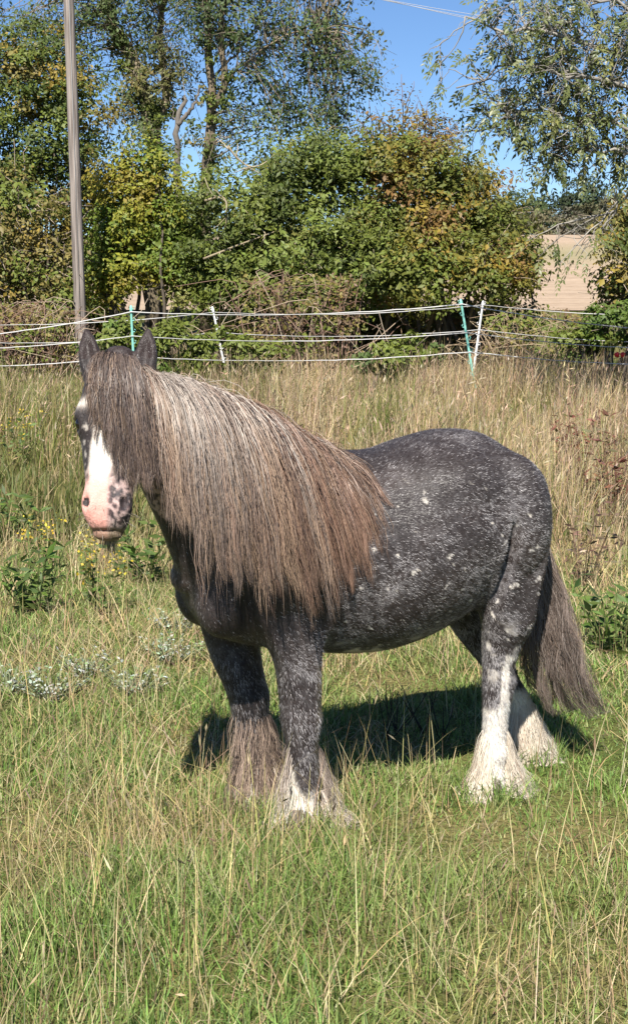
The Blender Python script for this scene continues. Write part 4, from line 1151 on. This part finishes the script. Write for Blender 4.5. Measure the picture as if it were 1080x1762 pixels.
# feathers round the lower legs
def feather(cx, cy, n, zlo, zhi, colf, seed, flare=.55, ln=(.11, .25), top_back=True):
    rng = np.random.default_rng(seed)
    zz = zlo + (zhi - zlo) * rng.random(n) ** 1.55
    an = rng.random(n) * 6.283
    q = (zz - zlo) / (zhi - zlo)
    an = np.where((rng.random(n) < q ** .7) & (rng.random(n) < .85), np.pi + rng.normal(0, .75, n), an)       # higher up only the back of the leg is feathered
    P = np.stack([np.interp(zz, *cx) + .10 * np.cos(an), cy + .10 * np.sin(an), zz], -1)
    for _ in range(10):
        P[:, :2] -= (grad(P) * sample(P)[:, None])[:, :2] * .8
    ok = np.abs(sample(P)) < .006; P = P[ok]; an = an[ok]; n = len(P); zz = zz[ok]
    out = np.stack([np.cos(an), np.sin(an), 0 * an], -1)
    L = rng.uniform(*ln, n) * (1 - .25 * smooth(zz, .2, .3))
    L = np.minimum(L, zz * 1.25 + .03)
    fl = flare * (.3 + .9 * rng.random(n)) * (1.15 - .75 * smooth(zz, .06, .22)) * (1.0 + 1.0 * smooth(-np.cos(an), .1, .8))
    pl = norm(out * fl[:, None] + np.array([0, 0, -1.]))
    d0 = norm(out * .35 + [0, 0, -.9] + rng.normal(0, .1, (n, 3)))
    jt = rng.normal(0, .15, pl.shape); S = grow(P, d0, L, 6, pl, rng.uniform(.002, .016, n), rng, inertia=.6, pulls=lambda Q, t_: norm(out * (fl * (.25 + 1.5 * t_))[:, None] + np.array([0, 0, -1.]) + jt * (.4 + t_)))
    S[..., 2] = np.maximum(S[..., 2], .004)
    S, lk = locks(S, rng, max(20, n // 40), .55, 1.4, .012, .12)
    c = colf(P, rng, n)
    ff = np.broadcast_to(out[:, None], S.shape) + rng.normal(0, .4, (n, 1, 3))
    strands('leg_feather', S, .00075 * (1 - .55 * np.linspace(0, 1, 7)), c, face=ff, mat='feather')
CREAM = np.array([.74, .66, .55])
def cream(P, rng, n):
    st = smooth(fbm(P * 18, 91), .5, .75)[:, None]
    return (CREAM * (1 - st * .45) + np.array([.34, .23, .13]) * st * .45) * rng.uniform(.85, 1.12, (n, 1))
def near_fore_col(P, rng, n):
    fr = smooth(P[:, 0], .40, .425)[:, None] * smooth(P[:, 2], .23, .17)[:, None]
    bk = smooth(P[:, 2], .29, .19)[:, None]
    c = np.array([.30, .235, .195]) * (1 - bk) + np.array([.74, .64, .55]) * bk
    c = c * (1 - fr) + np.array([.72, .67, .58]) * fr
    dk = (rng.random((n, 1)) < .08); c = np.where(dk & (fr < .5), np.array([.06, .045, .04]), c)
    return c * rng.uniform(.8, 1.15, (n, 1))
def far_fore_col(P, rng, n):
    c = np.array([.30, .22, .175]) * np.ones((n, 1)); lt = rng.random((n, 1)) < .35
    c = np.where(lt, np.array([.45, .34, .26]), c); dk = rng.random((n, 1)) < .2; c = np.where(dk, np.array([.04, .03, .028]), c)
    return c * rng.uniform(.6, 1.2, (n, 1))
def far_hind_col(P, rng, n):
    c = cream(P, rng, n); rs = smooth(fbm(P * 12 + 5, 95), .52, .66)[:, None] * .7
    return c * (1 - rs) + np.array([.26, .13, .07]) * rs
feather(([0, .2, .4], [.44, .43, .44]), .135, 10000, .03, .27, near_fore_col, 1, .85, (.13, .27))
feather(([0, .2, .4], [.52, .495, .52]), -.12, 7500, .03, .31, far_fore_col, 2, .66, (.12, .26))
feather(([0, .2, .4], [-.255, -.272, -.285]), .125, 9000, .03, .22, cream, 3, .74, (.13, .25))
feather(([0, .15, .25, .4], [-.55, -.552, -.51, -.42]), -.115, 5500, .03, .23, far_hind_col, 4, .60)
# whiskers on lips and muzzle
n = 70
r_ = np.array([hp(rm.uniform(-.06, .06), rm.uniform(.47, .545), rm.uniform(-.03, .04)) for _ in range(n)])
for _ in range(5): r_ -= grad(r_) * sample(r_)[:, None]
d0 = norm(grad(r_) + rm.normal(0, .25, (n, 3)))
S = r_[:, None] + d0[:, None] * (rm.uniform(.012, .035, n)[:, None, None] * np.linspace(0, 1, 4)[None, :, None])
S[..., 2] -= .006 * np.linspace(0, 1, 4)[None] ** 2
tag(strands('whiskers', S, .0004, np.array([.22, .18, .15]) * rm.uniform(.3, 1.3, (n, 1))), kind='stuff')
# chin whiskers
n = 130
r_ = hp(0, .545, -.045) + rm.normal(0, .012, (n, 3)); d0 = norm(np.tile(HA, (n, 1)) + rm.normal(0, .2, (n, 3)))
S = grow(r_, d0, rm.uniform(.03, .085, n), 8, norm(np.array([0, 0, -1.]) + rm.normal(0, .18, (n, 3))), np.full(n, .001), rm)
strands('chin_hair', S, .0009 * (1 - .6 * np.linspace(0, 1, 9)), np.array([.26, .21, .12]) * rm.uniform(.5, 1.2, (n, 1)))

# ------------------------------------------------------------------ grass
def scatter(n, y0, y1, rng, dens=None, margin=.7, power=1.0):
    """points on the meadow inside the widened view, density as a function of distance"""
    out = []
    while sum(map(len, out)) < n:
        Y = y0 + (y1 - y0) * rng.random(n * 2) ** power
        half = Y * .216 * 1.08 + margin
        hm = y1 * .216 * 1.08 + margin
        X = rng.uniform(-hm, hm, n * 2); k = np.abs(X) < half
        X, Y = X[k], Y[k]
        if dens is not None:
            k = rng.random(len(X)) < dens(X, Y); X, Y = X[k], Y[k]
        out.append(np.stack([X, Y], -1))
    return np.concatenate(out)[:n]
def blades(g, P, h, wd, lean, col, rng, segs=3, tipc=None, curve=2.0, windx=0.0):
    n = len(P); ph = rng.random(n) * 6.283
    hdg = np.stack([np.cos(ph), np.sin(ph)], -1) + [windx, 0]
    t = np.linspace(0, 1, segs + 1)[None]
    off = (h * lean)[:, None] * t ** curve
    Z = h[:, None] * t * np.sqrt(np.clip(1 - (lean[:, None] * t) ** 2 * .55, .1, 1))
    base = gz(P[:, 0], P[:, 1])
    S = np.stack([P[:, 0:1] + hdg[:, 0:1] * off, P[:, 1:2] + hdg[:, 1:2] * off, base[:, None] + Z - .008], -1)
    a2 = ph + rng.normal(np.pi / 2, .7, n); side = np.stack([np.cos(a2), np.sin(a2), 0 * a2], -1)
    W = wd[:, None] * (1 - t ** 1.6 * .88)
    c = np.broadcast_to(col[:, None], (n, segs + 1, 3))
    if tipc is not None:
        c = c * (1 - t[..., None] ** 2 * .6) + tipc[:, None] * t[..., None] ** 2 * .6
    ribbons(g, S, W, side, c)
    return S
rg = np.random.default_rng(17)
def pick(cols, n, rng, p=None):
    return np.asarray(cols)[rng.choice(len(cols), n, p=p)] * rng.uniform(.7, 1.3, (n, 1)) * (1 + rng.normal(0, .06, (n, 3)))
TURF = [(.14, .235, .045), (.175, .285, .06), (.23, .31, .085), (.10, .18, .055), (.30, .32, .13), (.44, .39, .22)]
STRAW = [(.46, .37, .20), (.52, .43, .25), (.38, .29, .14), (.42, .36, .15), (.34, .24, .14)]
def dryness(X, Y, s=1):
    return fbm(np.stack([X * .9, Y * .9, 0 * X + s], -1), 81)
# short turf, near
n = 165000
P = scatter(n, 2.7, 9.2, rg, lambda X, Y: np.clip(.35 + 3.0 / Y, .2, 1) * (.72 + .4 * fbm(np.stack([X * 5, Y * 5, 0 * X], -1), 82)), .6, .85)
dr = dryness(P[:, 0], P[:, 1])
HOOF = np.array([HO[:2] - np.array([math.cos(TH), math.sin(TH)]) * a_ + np.array([math.sin(TH), -math.cos(TH)]) * b_ for a_, b_ in ((.47, .15), (.54, -.12), (-.24, .14), (-.55, -.115))])
c = pick(TURF, n, rg, [.27, .28, .19, .11, .09, .06])
c = c * (1 - .25 * smooth(dr, .45, .7)[:, None]) + np.array([.28, .25, .10]) * .25 * smooth(dr, .45, .7)[:, None]
h = rg.uniform(.025, .10, n) * (.50 + 1.1 * smooth(fbm(np.stack([P[:, 0] * 2.6, P[:, 1] * 2.6, 0 * dr], -1), 83), .3, .7)) * (.62 + .46 * smooth(P[:, 1], 4.4, 3.7))
fd = np.min(np.linalg.norm(P[:, None] - HOOF[None], axis=2), 1); h = np.maximum(h, smooth(fd, .22, .10) * rg.uniform(.05, .13, n))
g = Geo(); blades(g, P, h, rg.uniform(.0014, .0033, n) * np.clip(P[:, 1] / 4.5, 1, 2), np.clip(rg.normal(.62, .38, n), 0, 1.15), c, rg, 2, pick([(.28, .31, .11), (.18, .27, .07)], n, rg), 1.5)
o = g.build('turf_grass', M['grass']); tag(o, 'short green turf grass across the near meadow', 'grass', kind='stuff')
# turf under the tall grass, farther away
n = 36000
P = scatter(n, 9.0, 24.0, rg, lambda X, Y: np.clip(9.5 / Y, .2, 1), 1.5)
c = pick([(.10, .125, .03), (.14, .15, .045), (.28, .23, .11), (.20, .18, .07)], n, rg)
g = Geo(); blades(g, P, rg.uniform(.10, .30, n), rg.uniform(.004, .008, n), rg.uniform(.1, .9, n), c, rg, 2)
o = g.build('rough_grass', M['grass']); tag(o, 'mixed rough grass below the tall straw beyond the pony', 'grass', kind='stuff')
# dead thatch lying between the blades
n = 20000
P = scatter(n, 2.7, 9.5, rg, lambda X, Y: smooth(dryness(X, Y, 3), .3, .6) * .85 + .15, .6, .9)
g = Geo(); blades(g, P, rg.uniform(.05, .16, n), rg.uniform(.0010, .0022, n) * np.clip(P[:, 1] / 4.5, 1, 2), rg.uniform(.9, 1.3, n), pick(STRAW, n, rg), rg, 2, None, 1.1)
o = g.build('dead_grass', M['grass']); tag(o, 'flattened dead grass lying in the near turf', 'grass', kind='stuff')
# long dry stalks through the turf
n = 10500
P = scatter(n, 2.75, 9.0, rg, lambda X, Y: (smooth(dryness(X, Y, 5), .32, .62) * .9 + .1) * (1 - .6 * smooth(Y, 4.3, 5.0) * smooth(Y, 8.6, 7.6)), .5, .9)
h = rg.uniform(.08, .34, n) * (.75 + .5 * rg.random(n))
lean = np.clip(np.abs(rg.normal(.35, .50, n)), 0, 1.25)
g = Geo(); S = blades(g, P, h, rg.uniform(.0008, .0018, n) * np.clip(P[:, 1] / 5, 1, 1.6), lean, pick(STRAW, n, rg) * 1.1, rg, 5, None, 1.25)
# seed heads on some of them
k = rg.choice(n, 900, replace=False); tp = S[k, -1]; dr_ = norm(S[k, -1] - S[k, -2])
leaf_quads(g, tp, dr_, rg.normal(0, 1, (900, 3)), rg.uniform(.025, .06, 900), rg.uniform(.004, .009, 900), pick([(.36, .27, .17), (.42, .34, .2), (.22, .15, .10)], 900, rg))
o = g.build('straw_grass', M['grass']); tag(o, 'long bleached grass stalks standing through the near turf', 'grass', kind='stuff')
# tall straw coloured grass towards the fence
def tall_d(X, Y):
    edge = 8.3 + 1.6 * (fbm(np.stack([X * .5, 0 * X, 0 * X], -1), 84) - .5) + np.where(X < -.2, 1.6 + np.clip(-X - .2, 0, 2) * 1.2, 0)
    return smooth(Y, edge - .5, edge + 1.8) * np.clip(11.5 / Y, .3, 1) * (.45 + .75 * smooth(fbm(np.stack([X * 1.1, Y * .6, 0 * X], -1), 85), .3, .6))
n = 52000
P = scatter(n, 7.8, 22.5, rg, tall_d, 1.5, .9)
h = rg.uniform(.22, .60, n) * (.45 + 1.1 * smooth(fbm(np.stack([P[:, 0] * 1.2, P[:, 1] * 1.0, np.zeros(n)], -1), 86), .3, .7)) * smooth(P[:, 1], 6.5, 11)
c = pick([(.48, .37, .22), (.54, .43, .27), (.42, .31, .18), (.36, .30, .12), (.44, .31, .20)], n, rg)
gp = smooth(fbm(np.stack([P[:, 0] * 1.5, P[:, 1] * .8, np.zeros(n) + 3], -1), 87), .50, .66) * .8
left = np.clip(np.maximum(gp, smooth(P[:, 0], .2, -2.0) * .6), 0, .85)[:, None]
c = np.where(rg.random((n, 1)) < left, pick([(.15, .19, .045), (.20, .22, .06), (.24, .22, .08)], n, rg), c)
br = smooth(fbm(np.stack([P[:, 0] * 1.3 + 9, P[:, 1] * .9, np.zeros(n)], -1), 88), .55, .7)[:, None]
c = np.where(rg.random((n, 1)) < br * .6, pick([(.25, .16, .11), (.20, .13, .09)], n, rg), c)
g = Geo(); S = blades(g, P, h, rg.uniform(.0022, .0042, n) * np.clip(P[:, 1] / 11, .8, 1.6), np.clip(np.abs(rg.normal(.35, .34, n)), 0, 1.1), c, rg, 3, None, 1.6, .15)
k = rg.choice(n, 9000, replace=False); tp = S[k, -1]; dr_ = norm(S[k, -1] - S[k, -2] + [0, 0, -.03])
leaf_quads(g, tp, dr_, rg.normal(0, 1, (9000, 3)), rg.uniform(.05, .11, 9000), rg.uniform(.008, .018, 9000), pick([(.44, .33, .21), (.5, .4, .27), (.36, .25, .16)], 9000, rg))
o = g.build('tall_grass', M['grass']); tag(o, 'tall straw coloured seeding grass between the pony and the fence', 'grass', kind='stuff')

# ------------------------------------------------------------------ single weeds
def weed(name, label, px, py, h, n_st, spread, leafc, L, seed, top=None, cat='plant', stemc=(.14, .15, .05), n_leaf=9, aspect=.4, group=None):
    rng = np.random.default_rng(seed)
    b = ground_at(px, py); b[2] = float(gz(b[0], b[1]))
    e = empty(name, b, label, cat, group)
    g = Geo(); lf = Geo(); fl = Geo()
    for i in range(n_st):
        a = rng.random() * 6.283; d = np.array([math.cos(a), math.sin(a), 0]) * spread * rng.random() ** .5
        hh = h * rng.uniform(.6, 1.1)
        P = spline([b + d * .25, b + d * .6 + [0, 0, hh * .5], b + d + [0, 0, hh]], 8)
        tube(g, P, np.linspace(.004, .002, 8), 3, np.array(stemc) * rng.uniform(.8, 1.2), False)
        k = rng.integers(1, 8, n_leaf); c = P[k]; dd = norm(rng.normal(0, 1, (n_leaf, 3)) * [1, 1, .3] + [0, 0, .35])
        ll = L * rng.uniform(.6, 1.2, n_leaf)
        leaf_quads(lf, c + dd * ll[:, None] * .5, dd, norm(rng.normal(0, .5, (n_leaf, 3)) + [0, -.3, .8]), ll, ll * aspect, pick(leafc, n_leaf, rng))
        if top is not None:
            q = 9; tc_ = P[-1] + rng.normal(0, .022, (q, 3)) + [0, 0, .01]
            dd = rand_dirs(rng, q); leaf_quads(fl, tc_, dd, norm(rng.normal(0, .4, (q, 3)) + [0, -.4, .8]), rng.uniform(.012, .024, q), rng.uniform(.010, .02, q), pick(top, q, rng))
    g.build('stems', M['twig'], e, origin=b); lf.build('leaves', M['leaf'], e, origin=b)
    if top is not None: tag(fl.build('flowers', M['leaf'], e, origin=b), kind='stuff')
YEL = [(.55, .40, .03), (.50, .36, .04), (.42, .34, .05)]
GRN = [(.085, .14, .025), (.11, .16, .035), (.07, .11, .03)]
weed('ragwort', 'yellow flowering ragwort in the turf below the pony muzzle', 172, 1065, .36, 12, .15, GRN, .05, 201, YEL)
weed('ragwort', 'small yellow flowering weed in the long grass at the left edge level with the muzzle', 70, 985, .30, 9, .18, GRN, .05, 202, YEL)
weed('ragwort', 'yellowish weed in the dry grass level with the pony eye at the left edge', 40, 800, .45, 12, .3, GRN + [(.2, .2, .04)], .07, 203, YEL)
SIL = [(.44, .47, .40), (.36, .42, .32), (.50, .51, .45), (.2, .27, .13), (.17, .24, .09)]
for i, (px, py, lab) in enumerate(((235, 1195, 'pale silver leaved low weed left of the pony chest'), (150, 1165, 'silver leaved low weed in the turf at the left'), (95, 1205, 'silver leaved weed farthest down at the left'),
                                   (15, 1195, 'silver leaved weed at the left picture edge'), (300, 1090, 'silvery weed close to the pony breast'), (290, 1140, 'silvery weed just left of the pony far foreleg'))):
    weed('silverweed', lab, px, py, .10, 44, .17, SIL, .021, 210 + i, None, 'plant', (.2, .22, .12), 7, .5, 'silver leaved weeds in the turf')
DOCK = [(.16, .06, .04), (.12, .05, .035), (.2, .09, .05), (.12, .11, .04)]
weed('dock', 'dark red seeding dock in the tall grass at the right', 1005, 830, .62, 16, .32, DOCK, .09, 221, None, 'plant', (.14, .06, .04), 16, .3)
weed('dock', 'reddish dock stand at the right picture edge above the tail', 1062, 900, .58, 14, .28, DOCK, .085, 222, None, 'plant', (.14, .06, .04), 16, .3)
weed('dock', 'brown dead dock stand in the dry grass at the right edge', 1000, 1010, .45, 12, .3, [(.16, .11, .07), (.22, .16, .10), (.12, .07, .05)], .06, 223, None, 'plant', (.2, .13, .08), 14, .3)
for i, (px, py, lab) in enumerate(((60, 1060, 'tall green weed in the long grass at the left below the muzzle height'), (250, 1010, 'green leafy weed below the pony muzzle beside its neck'), (20, 940, 'dark green weed clump at the left edge'), (1060, 1130, 'bright green broad grass clump right of the tail'), (110, 720, 'green weed clump in front of the pony face'))):
    weed('meadow_weed', lab, px, py, .34, 14, .22, GRN, .085, 230 + i, None, 'plant', (.1, .13, .04), 12, .3, 'green weeds in the meadow')
# dark dead stalks between the legs
rng = np.random.default_rng(9)
for i, (px, py, hh) in enumerate(((668, 1275, .22), (682, 1260, .16), (730, 1262, .2), (760, 1268, .13))):
    b = ground_at(px, py); g = Geo()
    for k in range(4):
        limb(g, [0, 0, -.01], [rng.normal(0, .06), rng.normal(0, .05), hh * rng.uniform(.7, 1.1)], .0028, .0012, rng, .05, 6, 4, (.035, .03, .022))
    o = g.build('dead_stalk', M['twig']); o.location = b
    tag(o, ['tallest dark dead stalk under the pony belly', 'short dark dead stalk under the belly beside the tallest', 'dark dead stalk under the belly toward the hind legs', 'shortest dark dead stalk closest to the hind legs'][i], 'stalk', 'dead stalks under the pony')
